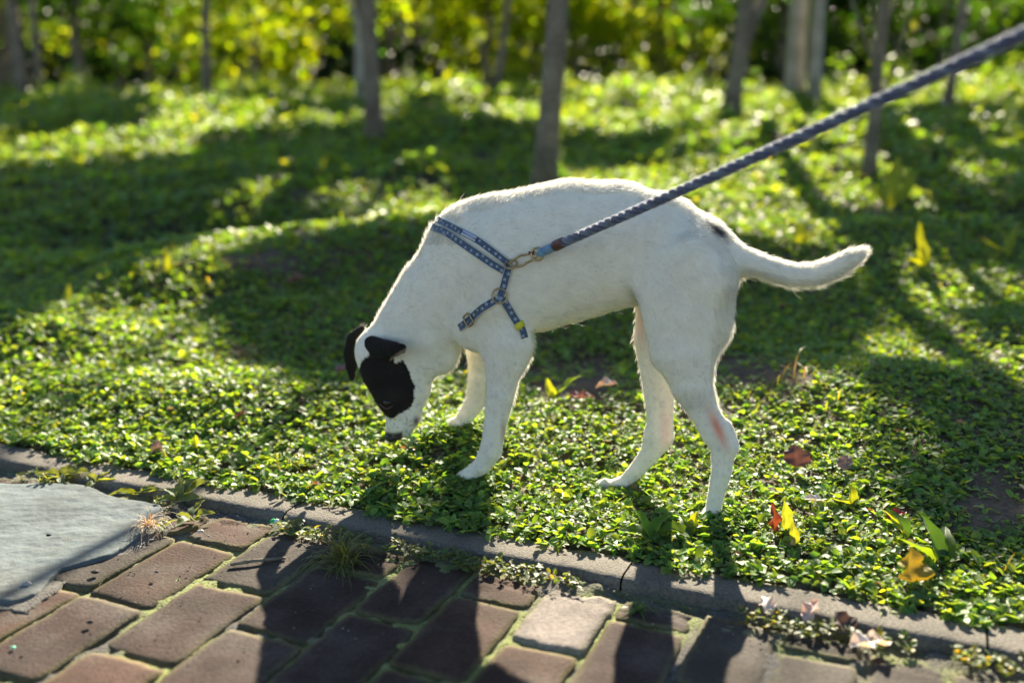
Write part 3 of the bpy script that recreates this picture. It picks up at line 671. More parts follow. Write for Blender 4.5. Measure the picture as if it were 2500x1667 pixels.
for (px, py, dia, lean, H, lab) in TREES:
    P = G(px, py)
    if P[1] > 10.5: 
        d = ray(px, py); P = np.array([d[0] / d[1] * 10.5, 10.5, 0]); P[2] = float(terr(P[0], P[1]))
    P[2] -= .05
    e = empty('tree', tuple(P)); tag(e, lab, 'tree', 'young trees of the grove')
    hs = np.linspace(0, H, 24); r0 = dia / 2
    wob = np.stack([np.cumsum(rng.normal(0, .006, 24)) + lean * hs, np.cumsum(rng.normal(0, .006, 24)), hs], -1); wob[0, :2] = 0
    if 'directly behind' in lab: wob[:, 0] -= .55 * np.clip(hs - .92, 0, 1.4) ** 1.0  # unseen upper trunk bent aside so its shadow misses the dog
    rr_ = r0 * (1 - .72 * hs / H) + r0 * .55 * np.exp(-hs / .10)
    if 'directly behind' in lab: rr_ = np.where(hs > 1.0, np.minimum(rr_, .013), rr_)  # thinned above the view to weaken its cast shadow
    V, Fc = tube(wob, rr_, 12)
    Va, Fa, n0 = [V], list(Fc), len(V)
    nb = 12
    tips = []
    for b in range(nb):
        h = rng.uniform(.30 if 'young' in lab else (.24 if 'fork' in lab else .42), .92) * H
        if 'young' in lab and b < 8: h = .40 + b * .08
        if 'fork' in lab and b == 0: h = .68 if 'leaning' in lab else .85
        k = int(h / H * 23); o = wob[k]; az = rng.random() * 6.283
        if b == 0 and 'fork' in lab: az = 0.0 if 'leaning' in lab else 3.0
        ln = rng.uniform(.7, 1.5) * (.55 if 'young' in lab else 1); t = np.linspace(0, 1, 9)[:, None]
        d1 = np.array([math.cos(az), math.sin(az), .9]); d2 = np.array([math.cos(az) * .5, math.sin(az) * .5, 1.1])
        if 'young' in lab and b < 8: d1 = np.array([math.cos(az) * .45, math.sin(az) * .45, .8]); d2 = d1 + np.array([0, 0, .5])
        if b == 0 and 'fork' in lab: ln = 2.5; d1 = np.array([.35 * math.cos(az), 0, 1]); d2 = d1
        pts = o + (d1 * t + (d2 - d1) * t * t * .5) * ln
        rb = r0 * (.62 if (b == 0 and 'fork' in lab) else .26) * (1 - .75 * t[:, 0])
        Vb, Fb = tube(pts, np.maximum(rb, .003), 6)
        Va.append(Vb); Fa += [f + n0 for f in Fb]; n0 += len(Vb); tips.append(pts[5:])
    # tube caps have differing arity: group them
    bar = {}
    for f in Fa: bar.setdefault(f.shape[1], []).append(f)
    c_b = pmat('bark_pale', (.30, .27, .22), .85, attr=False, noise=[(6, .6, 1.4), (60, .7, 1.3)], bump=(40, .8, .02)) if 'pale' in lab else M_bark
    mesh('trunk', np.concatenate(Va), [np.concatenate(v) for v in bar.values()], c_b, e)
    tree_objs.append((e, P, np.concatenate(tips), lab, H))

# canopy leaves: unseen, placed along sun rays to cast the mapped shade
n = 420000
gy = 1.05 + rng.random(n) ** 1.15 * 8.4; gx = rng.uniform(-1, 1, n) * (.56 * gy + .9)
wgt = (.56 * gy + .9) / (.56 * 9.5 + .9)
keep = rng.random(n) < wgt; gx, gy = gx[keep], gy[keep]; gz = terr(gx, gy)
ppx, ppy = project(np.stack([gx, gy, gz], -1))
cov = np.zeros(len(gx))
for poly, c in SHADE:
    cov = np.maximum(cov, inpoly(ppx, ppy, poly) * c)
LIT = [D([(500, 520), (600, 425), (1045, 420), (1040, 548), (640, 545), (480, 600), (380, 655), (200, 700), (350, 600)]),
       D([(1620, 480), (1800, 500), (1940, 580), (1990, 600), (2450, 640), (2450, 720), (2080, 715), (1960, 660), (1690, 632)]),
       D([(2080, 735), (2400, 800), (2400, 960), (2230, 860), (2100, 800)]), D([(1290, 400), (1560, 380), (1900, 420), (2350, 440), (2350, 490), (1900, 480), (1640, 470), (1300, 450)]),
       D([(0, 750), (380, 650), (480, 700), (560, 840), (700, 900), (0, 950)])]
for poly in LIT: cov[inpoly(ppx, ppy, poly)] = 0
for tt in np.linspace(.08, .9, 10):          # ground already hidden from the sun by a mound needs no leaf
    cov[terr(gx + sunvec[0] * tt, gy + sunvec[1] * tt) > gz + sunvec[2] * tt + .005] = 0
hole = fbm(gx * 3.2, gy * 2.0, 131) + .5 * fbm(gx * 9, gy * 6, 133)
okc = (cov > 0) & (hole < .12 + (cov - .6) * 2.2) & ((uv(gx, gy)[1] > .12) | (cov > .99))
sel = np.flatnonzero(okc); sel = rng.permutation(sel)[:64000]
gx, gy, gz = gx[sel], gy[sel], gz[sel]; print('canopy', len(sel))
HH = rng.uniform(2.6, 4.6, len(sel))
CP = np.stack([gx, gy, gz], -1) + sunvec[None] * (HH / sunvec[2])[:, None]
tx = np.array([t[1][:2] + np.array([0, 0]) for t in tree_objs])
near = np.argmin(((CP[:, None, :2] - tx[None]) ** 2).sum(-1), 1)
for ti, (e, P, tips, lab, H) in enumerate(tree_objs):
    pts = CP[near == ti] - P
    # leaves around the branch tips too
    m = 500; tp = tips[rng.integers(0, len(tips), m)] + rng.normal(0, .22, (m, 3))
    tw = tp + P
    # keep the tip leaves out of the light that reaches the dog and the sunlit lawn
    t_ = (tw[:, 2] - .2) / sunvec[2]; gx_, gy_ = tw[:, 0] - sunvec[0] * t_, tw[:, 1] - sunvec[1] * t_
    okk = ~((gy_ > .3) & (gy_ < 9.5) & (np.abs(gx_) < .56 * gy_ + .6))
    if 'young' in lab: okk = okk | ((tp[:, 2] < 1.9) & (rng.random(m) < .35))
    tp = tp[okk]
    if lab.startswith('thin young'):
        pass
    allp = np.concatenate([pts, tp]); n_ = len(allp)
    if n_ < 5: continue
    lowl = np.concatenate([(gy[near == ti] < 1.3), np.zeros(len(tp), bool)])
    L = rng.uniform(.06, .10, n_) * np.where(lowl, .5, 1) * np.where(np.arange(n_) < len(pts), 1, .6)
    V, T, Qd = leaf_batch(allp, rng.random(n_) * 6.283, rng.uniform(-.8, .6, n_), rng.normal(0, .5, n_), L, L * .7, .15, .2)
    mesh('crown', V.reshape(-1, 3), [T, Qd], M_canopy, e, col=np.repeat(leaf_cols(n_, (.06, .12, .02), .3, .1), 8, 0))  # unseen crown leaves arranged to throw the mapped lawn shade

# ------------------------------------------------------------------ woods behind
def crown_leaves(n, centre, rad, L, seed, col, yellow=.2):
    r = np.random.default_rng(seed)
    nc = 13; cen = r.normal(0, .55, (nc, 3)) * np.array(rad) + np.array(centre); cr = r.uniform(.12, .34, nc)
    idx = r.integers(0, nc, n)
    p = cen[idx] + r.normal(0, 1, (n, 3)) * cr[idx][:, None] * np.array(rad) * .75
    Ls = L * r.uniform(.6, 1.3, n)
    V, T, Q_ = leaf_batch(p, r.random(n) * 6.283, r.uniform(-.9, .7, n), r.normal(0, .5, n), Ls, Ls * .75, .15, .2)
    return V.reshape(-1, 3), T, Q_, np.repeat(leaf_cols(n, col, .3, yellow, r), 8, 0), p
WOOD = []
wr = np.random.default_rng(5)
looks = ['lime', 'golden green', 'deep green', 'olive green', 'yellow green', 'dark green', 'mossy green']
k = 0
for row, (Yr, hmax, cnt) in enumerate([(13.0, 2.3, 8), (15.5, 3.3, 9), (18.5, 4.6, 9)]):
    for j in range(cnt):
        fx = (j + .5 + wr.uniform(-.3, .3)) / cnt * 2 - 1
        x = fx * (Yr * .56 + .5); y = Yr + wr.uniform(-.8, .8)
        # dark gaps at chosen places
        sx = 1250 + x / y * F
        WOOD.append((x, y, hmax * wr.uniform(.8, 1.0), row, j, sx))
rowname = ['front row of the woods', 'middle row of the woods', 'back row of the woods']
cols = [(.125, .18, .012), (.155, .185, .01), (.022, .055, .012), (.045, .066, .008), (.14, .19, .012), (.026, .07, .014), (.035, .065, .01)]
ordinal = ['first', 'second', 'third', 'fourth', 'fifth', 'sixth', 'seventh', 'eighth', 'ninth']
for (x, y, h, row, j, sx) in WOOD:
    k += 1; z = float(terr(x, y))
    e = empty('woodland_tree', (x, y, z))
    ci = int(wr.integers(0, 7))
    backlit_patch = 430 < sx < 860 or 1080 < sx < 1480 or (row == 2 and 1700 < sx < 1900)  # backlit and dark parts of the woods painted into crown colour
    ci = [1, 0, 4][int(wr.integers(0, 3))] if backlit_patch else [2, 3, 5, 6][int(wr.integers(0, 4))]
    tag(e, f'{looks[ci]} tree with its light level painted in, {ordinal[j]} from the left in the {rowname[row]}', 'tree', 'trees of the woods behind the lawn')
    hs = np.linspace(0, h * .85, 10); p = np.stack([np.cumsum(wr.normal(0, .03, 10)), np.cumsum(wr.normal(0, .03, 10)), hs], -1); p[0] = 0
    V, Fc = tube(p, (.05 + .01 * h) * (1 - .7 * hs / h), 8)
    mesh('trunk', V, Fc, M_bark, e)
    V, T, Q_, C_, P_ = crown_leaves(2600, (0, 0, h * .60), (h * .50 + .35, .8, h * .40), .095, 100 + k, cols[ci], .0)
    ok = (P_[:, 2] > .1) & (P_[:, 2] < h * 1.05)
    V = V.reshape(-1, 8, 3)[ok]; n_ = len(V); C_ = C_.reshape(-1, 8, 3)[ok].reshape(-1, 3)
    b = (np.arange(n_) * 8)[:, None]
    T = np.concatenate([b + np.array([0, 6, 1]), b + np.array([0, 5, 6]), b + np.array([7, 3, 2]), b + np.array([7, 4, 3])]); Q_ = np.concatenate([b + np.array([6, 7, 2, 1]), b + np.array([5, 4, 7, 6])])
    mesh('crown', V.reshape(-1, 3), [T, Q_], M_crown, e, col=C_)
# far wood: one dense mass
n = 90000; r = np.random.default_rng(8)
x = r.uniform(-30, 30, n); y = 22 + r.random(n) * 5 + fbm(x * .3, x * 0, 3) * 3; z = r.random(n) * (5.5 + fbm(x * .5, x * 0, 7) * 2.5) - .6
Lf = r.uniform(.18, .34, n)
V, T, Q_ = leaf_batch(np.stack([x, y, z], -1), r.random(n) * 6.283, r.uniform(-1, .6, n), r.normal(0, .5, n), Lf, Lf * .8, .15, .2)
tag(mesh('far_wood', V.reshape(-1, 3), [T, Q_], M_canopy, col=np.repeat(leaf_cols(n, (.022, .055, .018), .35, .03, r), 8, 0)), 'dark green mass of woodland far behind the grove', 'woodland', kind='stuff')
# ------------------------------------------------------------------ the dog
def surface_nets(Fv, org, h):
    s = Fv < 0; nx, ny, nz = Fv.shape
    c = [(i, j, k) for i in (0, 1) for j in (0, 1) for k in (0, 1)]
    cnt = sum(s[i:nx - 1 + i, j:ny - 1 + j, k:nz - 1 + k].astype(np.int8) for i, j, k in c)
    act = np.argwhere((cnt > 0) & (cnt < 8)); vals = {q: Fv[act[:, 0] + q[0], act[:, 1] + q[1], act[:, 2] + q[2]] for q in c}
    acc = np.zeros((len(act), 3)); num = np.zeros(len(act))
    for a in c:
        for ax in range(3):
            if a[ax]: continue
            b = list(a); b[ax] = 1; b = tuple(b); va, vb = vals[a], vals[b]; m = (va < 0) != (vb < 0)
            t = np.where(m, va / np.where(m, va - vb, 1), 0); p = np.repeat(np.array(a, float)[None], len(act), 0); p[:, ax] += t
            acc += p * m[:, None]; num += m
    V = (act + acc / num[:, None]) * h + org
    idx = np.full((nx - 1, ny - 1, nz - 1), -1, np.int64); idx[act[:, 0], act[:, 1], act[:, 2]] = np.arange(len(act))
    Q_ = []
    for ax in range(3):
        o1, o2 = [(1, 2), (2, 0), (0, 1)][ax]
        A = s.take(range(0, s.shape[ax] - 1), ax); B = s.take(range(1, s.shape[ax]), ax)
        e = np.argwhere(A != B); e = e[(e[:, o1] > 0) & (e[:, o2] > 0) & (e[:, o1] < s.shape[o1] - 1) & (e[:, o2] < s.shape[o2] - 1)]
        def g(d1, d2):
            q = e.copy(); q[:, o1] -= d1; q[:, o2] -= d2; return idx[q[:, 0], q[:, 1], q[:, 2]]
        q = np.stack([g(1, 1), g(0, 1), g(0, 0), g(1, 0)], -1); f = A[e[:, 0], e[:, 1], e[:, 2]]
        q[~f] = q[~f][:, ::-1]; Q_.append(q)
    Q_ = np.concatenate(Q_); Q_ = Q_[(Q_ >= 0).all(1)]
    return V, Q_

hgrid = .003
lo = np.array([-.46, -.16, -.02]); hi = np.array([.56, .17, .60])
dims = ((hi - lo) / hgrid).astype(int)
gx = lo[0] + np.arange(dims[0]) * hgrid; gy = lo[1] + np.arange(dims[1]) * hgrid; gz = lo[2] + np.arange(dims[2]) * hgrid
def seg_sdf(A, B, ra, rb, q):
    """round cone with lateral squash q (local y); returns field on bbox"""
    pad = .05; R = max(ra, rb) + pad
    mn = np.minimum(A, B) - R; mx = np.maximum(A, B) + R
    i0 = np.clip(((mn - lo) / hgrid).astype(int), 0, dims - 1); i1 = np.clip(((mx - lo) / hgrid).astype(int) + 2, 1, dims)
    X = gx[i0[0]:i1[0]][:, None, None]; Y = gy[i0[1]:i1[1]][None, :, None]; Z = gz[i0[2]:i1[2]][None, None, :]
    ba = B - A; ba2 = np.array([ba[0], ba[1] / q, ba[2]]); L2 = max(ba2 @ ba2, 1e-9)
    px = X - A[0]; py = (Y - A[1]) / q; pz = Z - A[2]
    t = np.clip((px * ba2[0] + py * ba2[1] + pz * ba2[2]) / L2, 0, 1)
    d = np.sqrt((px - ba2[0] * t) ** 2 + (py - ba2[1] * t) ** 2 + (pz - ba2[2] * t) ** 2) - (ra + (rb - ra) * t)
    return (slice(i0[0], i1[0]), slice(i0[1], i1[1]), slice(i0[2], i1[2])), d * min(1, max(q, .7))
def chain(pts):
    """pts: (px,py,rpx,off,q) hard union"""
    Fv = np.full(tuple(dims), .05, np.float32); P = []
    for (px, py, r, off, q) in pts:
        L, t = Wl(px, py, off); P.append((L, r * t / math.sqrt(1 + ((px - 1250) / F) ** 2 * 0) / F, q))
    if len(P) == 1: P = P * 2
    for (A, ra, qa), (B, rb, qb) in zip(P[:-1], P[1:]):
        sl_, d = seg_sdf(A, B, ra, rb, (qa + qb) / 2)
        Fv[sl_] = np.minimum(Fv[sl_], d)
    return Fv
def smin(a, b, k):
    h = np.clip(.5 + .5 * (b - a) / k, 0, 1); return b * (1 - h) + a * h - k * h * (1 - h)
torso = chain([(1010, 808, 96, 0, .68), (1075, 728, 112, 0, .66), (1170, 650, 140, 0, .64), (1285, 640, 174, 0, .60), (1400, 612, 170, 0, .62), (1500, 600, 155, 0, .66),
               (1600, 602, 131, 0, .74), (1680, 628, 110, 0, .80), (1716, 664, 86, 0, .9)])
Fd = torso
def add(pts, k):
    global Fd
    Fd = smin(Fd, chain(pts), k)
add([(1175, 560, 66, 0, .45), (1120, 590, 62, 0, .5)], .03)                                    # withers
add([(1215, 660, 88, -.040, .5), (1205, 770, 80, -.046, .5), (1232, 838, 62, -.050, .55)], .025)   # near shoulder and upper arm
add([(1165, 760, 66, -.02, .7), (1160, 800, 58, -.03, .7)], .02)                                # point of the shoulder
add([(1215, 640, 80, .035, .5), (1200, 760, 80, .045, .5), (1190, 850, 48, .055, .6)], .025)   # far shoulder
# near front leg
add([(1236, 835, 58, -.050, .55), (1230, 890, 47, -.050, .6), (1222, 960, 36, -.050, .7), (1210, 1030, 29, -.050, .8), (1203, 1075, 27, -.050, .85), (1198, 1100, 28, -.050, .85),
     (1178, 1136, 22, -.050, .9), (1150, 1156, 19, -.050, 1.3), (1128, 1166, 15, -.050, 1.5)], .014)
add([(1268, 848, 24, -.05, .6), (1256, 880, 26, -.05, .6)], .014)                               # elbow point
# far front leg
add([(1175, 850, 36, .060, .6), (1172, 920, 31, .065, .65), (1162, 978, 25, .075, .8), (1140, 1012, 21, .075, .85), (1122, 1030, 17, .075, 1.1), (1096, 1038, 14, .075, 1.5)], .014)
# near hind leg
add([(1690, 690, 102, -.045, .42), (1690, 780, 98, -.050, .40), (1676, 865, 71, -.054, .46), (1688, 940, 52, -.054, .5), (1718, 1005, 38, -.052, .55), (1748, 1055, 31, -.050, .6)], .03)
add([(1748, 1055, 31, -.050, .6), (1766, 1088, 31, -.050, .62), (1762, 1150, 25, -.050, .75), (1748, 1210, 20, -.050, .9), (1740, 1248, 19, -.050, 1.1), (1718, 1262, 14, -.050, 1.5)], .012)
add([(1772, 1045, 11, -.050, .7), (1784, 1088, 15, -.050, .8)], .012)                           # hock point
add([(1620, 720, 58, -.060, .35), (1625, 860, 26, -.062, .45)], .03)                            # front thigh muscle
# far hind leg
add([(1640, 720, 90, .045, .4), (1604, 830, 58, .050, .45), (1606, 900, 45, .050, .5), (1609, 970, 37, .050, .55), (1612, 1030, 32, .050, .6), (1608, 1066, 31, .050, .65)], .03)
add([(1608, 1066, 31, .050, .65), (1588, 1106, 25, .050, .75), (1556, 1145, 20, .050, .85), (1526, 1176, 17, .050, 1.0), (1495, 1185, 14, .050, 1.4), (1464, 1184, 11, .050, 1.5)], .012)
for (tx_, ty_, to_) in [(1716, 1258, -.05), (1463, 1182, .05), (1127, 1163, -.05), (1094, 1036, .075)]:   # toes
    for k_, dn_ in enumerate((-.013, -.0045, .0045, .013)):
        add([(tx_ + (6 if k_ in (0, 3) else 0), ty_, 8.5, to_ + dn_, .8), (tx_ + 14, ty_ - 7, 9, to_ + dn_ * .9, .8)], .003)
# tail
add([(1745, 622, 52, 0, .8), (1800, 632, 34, 0, .9), (1865, 652, 27, 0, 1), (1930, 672, 27, 0, 1), (1985, 672, 27, 0, 1), (2040, 652, 25, 0, 1), (2080, 630, 22, 0, 1), (2100, 620, 15, 0, 1)], .02)
# neck underside, jaw
add([(1060, 830, 62, -.005, .6), (1075, 870, 40, -.005, .6)], .03)
# head
head = chain([(930, 862, 66, -.004, .86), (945, 905, 66, -.006, .80), (968, 945, 64, -.008, .70), (980, 990, 50, -.010, .66), (973, 1035, 33, -.012, .72), (962, 1055, 23, -.012, .85)])
Fd = smin(Fd, head, .02)
add([(1000, 900, 56, -.006, .72), (1010, 945, 42, -.006, .72)], .02)                            # jaw
add([(950, 985, 24, -.032, .5), (938, 960, 22, -.030, .5)], .015)                               # brow
add([(1000, 1018, 26, -.012, .7), (985, 1040, 24, -.012, .8)], .01)                             # lips
# ears
add([(908, 840, 22, -.048, .35), (938, 852, 25, -.064, .30), (966, 852, 19, -.080, .30), (982, 848, 11, -.084, .5), (984, 858, 7, -.076, .5)], .010)
add([(918, 860, 18, -.055, .30), (946, 868, 14, -.070, .30)], .008)
add([(884, 806, 12, .026, .6), (864, 828, 20, .032, .5), (857, 862, 21, .036, .45), (857, 894, 17, .038, .4), (859, 922, 9, .038, .4)], .008)
add([(1140, 545, 20, -.034, .5), (1175, 640, 24, -.058, .5), (1195, 740, 26, -.072, .5)], .022)   # shoulder blade ridge
add([(1690, 640, 40, -.066, .4), (1740, 690, 34, -.070, .4)], .03)                               # hip
def sub(pts, k):
    global Fd
    Fd = -smin(-Fd, chain(pts), k)
sub([(1515, 690, 34, -.090, .5), (1560, 610, 26, -.094, .5)], .035)      # flank hollow
sub([(1082, 765, 9, -.062, .6), (1112, 842, 9, -.060, .6)], .016)        # fold before the shoulder
sub([(1275, 780, 9, -.078, .6), (1296, 830, 9, -.070, .6)], .014)        # fold behind the upper arm
sub([(1576, 780, 7, -.082, .6), (1560, 730, 7, -.080, .6)], .012)
V, Q_ = surface_nets(Fd, lo, hgrid); del Fd, torso, head
# drop stray islands is unnecessary; smooth once
def relax(V, Q_, it, lam=.5):
    e = np.concatenate([Q_[:, [0, 1]], Q_[:, [1, 2]], Q_[:, [2, 3]], Q_[:, [3, 0]]]); e = np.concatenate([e, e[:, ::-1]])
    deg = np.bincount(e[:, 0], minlength=len(V))[:, None]
    for i in range(it):
        a = np.stack([np.bincount(e[:, 0], V[e[:, 1], k], len(V)) for k in range(3)], -1) / np.maximum(deg, 1)
        V = V + (a - V) * (lam if i % 2 == 0 else -lam * 1.04)
    return V
V = relax(V, Q_, 14)
V = relax(V, Q_, 1)
dog = empty('dog', tuple(DOGO), DYAW)
tag(dog, 'white dog with a black eye patch and black ears sniffing the ground', 'dog')
POLY_PATCH = [(932, 829), (953, 836), (966, 846), (958, 862), (962, 885), (984, 878), (999, 908), (1012, 944), (1012, 974), (1001, 997), (979, 1008), (968, 1018), (953, 1024), (938, 1015), (922, 995), (902, 972), (887, 949), (877, 923), (874, 903), (887, 877), (907, 862), (910, 844), (922, 832)]
def coat(L):
    Wp = l2w(L); px, py = project(Wp); n = L[:, 1]
    r = np.random.default_rng(17)
    c = np.repeat(np.array([[.81, .765, .64]]), len(L), 0)
    jx = fbm(px * .05, py * .05, 5, 2) * 4; jy = fbm(px * .05 + 50, py * .05, 6, 2) * 4
    x, y = px + jx, py + jy
    def mix(m, col): 
        nonlocal c
        m = np.clip(m, 0, 1)[:, None]; c = c * (1 - m) + np.array(col) * m
    # cream patch on the chest, grey ticking on limbs and flank
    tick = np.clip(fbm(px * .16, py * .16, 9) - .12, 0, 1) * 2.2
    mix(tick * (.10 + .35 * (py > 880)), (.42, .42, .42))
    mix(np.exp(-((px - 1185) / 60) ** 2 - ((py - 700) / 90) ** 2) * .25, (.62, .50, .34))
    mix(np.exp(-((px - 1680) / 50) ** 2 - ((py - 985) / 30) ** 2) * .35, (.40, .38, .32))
    mix(np.exp(-(((px - 1545) + (py - 720) * -.6) / 14) ** 2 - ((py - 720) / 30) ** 2) * .35 * (n < .02), (.26, .26, .28))     # shade of the flank fold painted into the coat
    mix(np.exp(-(((px - 1752) - (py - 1045) * .42) / 13) ** 2 - ((py - 1045) / 45) ** 2) * 1.0 * (n < 0), (.72, .30, .20))  # bare pink skin on the hock
    mix(np.exp(-(((px - 1625) ) / 14) ** 2 - ((py - 1050) / 50) ** 2) * .55 * (n > .02), (.75, .42, .34))
    mix(np.exp(-((px - 1565) / 12) ** 2 - ((py - 790) / 55) ** 2) * .6 * (n > .0), (.80, .48, .36))
    mix(np.exp(-((px - 1229) / 6) ** 2 - ((py - 1055) / 30) ** 2) * .8 * (n < 0), (.45, .27, .22))
    # black marks
    hd = (px < 1060) & (py > 780)
    mix((hd & (n < .012) & inpoly(x, y, POLY_PATCH)) * 1.0, (.014, .012, .011))
    mix((hd & (n < .012) & inpoly(x, y, POLY_PATCH)) * np.clip(fbm(px * .03, py * .03, 12) + .1, 0, 1) * .8, (.035, .026, .020))  # brownish fur sheen painted into the black as noise
    mix((hd & (n < -.047) & (x < 1000) & (y < 900)) * 1.0, (.011, .010, .010))                                    # near ear
    inner = hd & (n < -.047) & (y > 879 + (x - 945) * -.62) & (x > 950)
    mix(inner * .8, (.30, .23, .19))
    mix(((px < 890) & (py > 770) & (n > .018) & (py < 960)) * 1.0, (.014, .012, .011))                                                   # far ear and far side patch
    mix((hd & (n > .004) & (n <= .024) & (y > 875) & (y < 1000)) * .9, (.02, .018, .016))
    mix(hd * smooth(1052, 1060, y) * (px < 982) * 1.0, (.06, .05, .05))                                                        # nose surround
    sp_ = (fbm(px * .5, py * .5, 3) > .25) & hd & (py > 1020); mix(sp_ * .6, (.25, .2, .18))
    mix(hd * np.exp(-((px - 1016) / 7) ** 2 - ((py - 1028) / 11) ** 2) * .9, (.10, .035, .03))                      # mouth corner
    # rump mark
    ra = (px - 1750) * .80 + (py - 563) * .60; rb = -(px - 1750) * .60 + (py - 563) * .80
    mix(np.exp(-(ra / 26) ** 2 - (rb / 10) ** 2) * 1.4 * (n < .03), (.025, .02, .02))
    return np.clip(c, .004, 1)
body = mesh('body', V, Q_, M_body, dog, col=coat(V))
bvh = BVHTree.FromPolygons([tuple(v) for v in V.tolist()], Q_.tolist())
def lnormals(V, Q_):
    a = V[Q_[:, 2]] - V[Q_[:, 0]]; b = V[Q_[:, 3]] - V[Q_[:, 1]]; fn = np.cross(a, b); N = np.zeros_like(V)
    for k in range(4):
        for ax in range(3): N[:, ax] += np.bincount(Q_[:, k], fn[:, ax], len(V))
    return N / (np.linalg.norm(N, axis=1)[:, None] + 1e-12), np.linalg.norm(fn, axis=1) / 2, fn
VN, FA, FN = lnormals(V, Q_)
# make sure normals point outward
if np.sum(VN[:, 2] * (V[:, 2] - .3)) < 0 and False: VN = -VN
def w2l(P): q = np.asarray(P) - DOGO; return np.array([q @ DA, q @ DN, q[2]])
camL = w2l(np.array([0, 0, CH]))
def hit(px, py, off=.0):
    L, t = Wl(px, py, -.1); d = Vector(L - camL).normalized()
    h = bvh.ray_cast(Vector(camL), d)
    if h[0] is None: return None
    return np.array(h[0]), np.array(h[1])

# harness -----------------------------------------------------------
harness = empty('harness', (0, 0, 0)); harness.parent = dog
harness['label'] = 'blue star printed strap harness'
def arc(pA, pB, offA=-.07, offB=-.03, n=70, full=True, a0=-90, a1=90):
    A, _ = Wl(*pA, offA); B, _ = Wl(*pB, offB); c = np.array([A[0], 0, A[2]]); e1 = np.array([B[0] - A[0], 0, B[2] - A[2]]); e1 /= np.linalg.norm(e1)
    out = []
    for ph in np.radians(np.linspace(a0, a1, n)):
        d = math.cos(ph) * e1 + math.sin(ph) * np.array([0, 1.0, 0]); o = c + d * .35
        h = bvh.ray_cast(Vector(o), Vector(-d), .35)
        if h[0] is not None: out.append(np.array(h[0]))
    return np.array(out)
def near_path(pts, n=40):
    pts = np.array(pts, float); s = np.concatenate([[0], np.cumsum(np.linalg.norm(np.diff(pts, axis=0), axis=1))]); t = np.linspace(0, s[-1], n)
    x = np.interp(t, s, pts[:, 0]); y = np.interp(t, s, pts[:, 1]); out = []
    for a, b in zip(x, y):
        h = hit(a, b)
        if h is not None: out.append(h[0])
    return np.array(out)
strap_pts = []
def ribbon(name, path, width, mat_main=M_strap, lift=.0030, thick=.0016, stars=True, pipe=True, parent=harness, seed=0):
    P = np.array(path)
    for _ in range(6): P[1:-1] = P[1:-1] * .5 + (P[:-2] + P[2:]) * .25
    s = np.concatenate([[0], np.cumsum(np.linalg.norm(np.diff(P, axis=0), axis=1))]); n = max(8, int(s[-1] / .003)); t = np.linspace(0, s[-1], n)
    P = np.stack([np.interp(t, s, P[:, k]) for k in range(3)], -1)
    N = []
    for p in P:
        loc, nor, idx, dist = bvh.find_nearest(Vector(p)); nor = np.array(nor)
        N.append(nor)
    N = np.array(N)
    for _ in range(8): N[1:-1] = N[1:-1] * .5 + (N[:-2] + N[2:]) * .25
    N /= np.linalg.norm(N, axis=1)[:, None]
    # outward: compare with direction from the body's middle line
    T = np.gradient(P, axis=0); T /= np.linalg.norm(T, axis=1)[:, None]
    Sd = np.cross(T, N); Sd /= np.linalg.norm(Sd, axis=1)[:, None]
    strap_pts.append(P)
    C_ = P + N * lift; w = width / 2
    prof = [(-w, -thick * 1.5), (-w, thick * .4), (-w * .93, thick), (w * .93, thick), (w, thick * .4), (w, -thick * 1.5)]
    if pipe: prof = [(-w, -thick * 1.5), (-w, thick * .8), (-w * .84, thick * 1.2), (-w * .80, thick * .9), (w * .80, thick * .9), (w * .84, thick * 1.2), (w, thick * .8), (w, -thick * 1.5)]
    V_ = np.concatenate([(C_ + Sd * a + N * b)[:, None] for a, b in prof], 1); k = len(prof); F_ = []; mi = []
    for i in range(len(P) - 1):
        for j in range(k - 1):
            F_.append([i * k + j, i * k + j + 1, (i + 1) * k + j + 1, (i + 1) * k + j])
            mi.append(2 if (pipe and j in (0, 1, 5, 6)) else 0)
    Vl = [V_.reshape(-1, 3)]; n0 = len(Vl[0]); F3 = []
    if stars:
        r = np.random.default_rng(seed); d = .004
        while d < s[-1] - .003:
            i = min(len(P) - 1, int(d / s[-1] * (len(P) - 1))); c = C_[i] + N[i] * (thick * .9 + .0003) + Sd[i] * r.uniform(-.22, .22) * width; a0 = r.random() * 6.28; R = width * r.uniform(.26, .36)
            ring = [c + N[i] * .0002]
            for q in range(10):
                rr = R if q % 2 == 0 else R * .42; ring.append(c + (T[i] * math.cos(a0 + q * .6283) + Sd[i] * math.sin(a0 + q * .6283)) * rr)
            Vl.append(np.array(ring)); F3 += [[n0, n0 + 1 + q, n0 + 1 + (q + 1) % 10] for q in range(10)]; n0 += 11; d += r.uniform(.0085, .013)
    fs = [np.array(F_)]; 
    if F3: fs.append(np.array(F3)); mi += [1] * len(F3)
    o = mesh(name, np.concatenate(Vl), fs, [mat_main, M_star, M_pipe], parent, midx=mi, smooth=False)
    return P, N, T, Sd
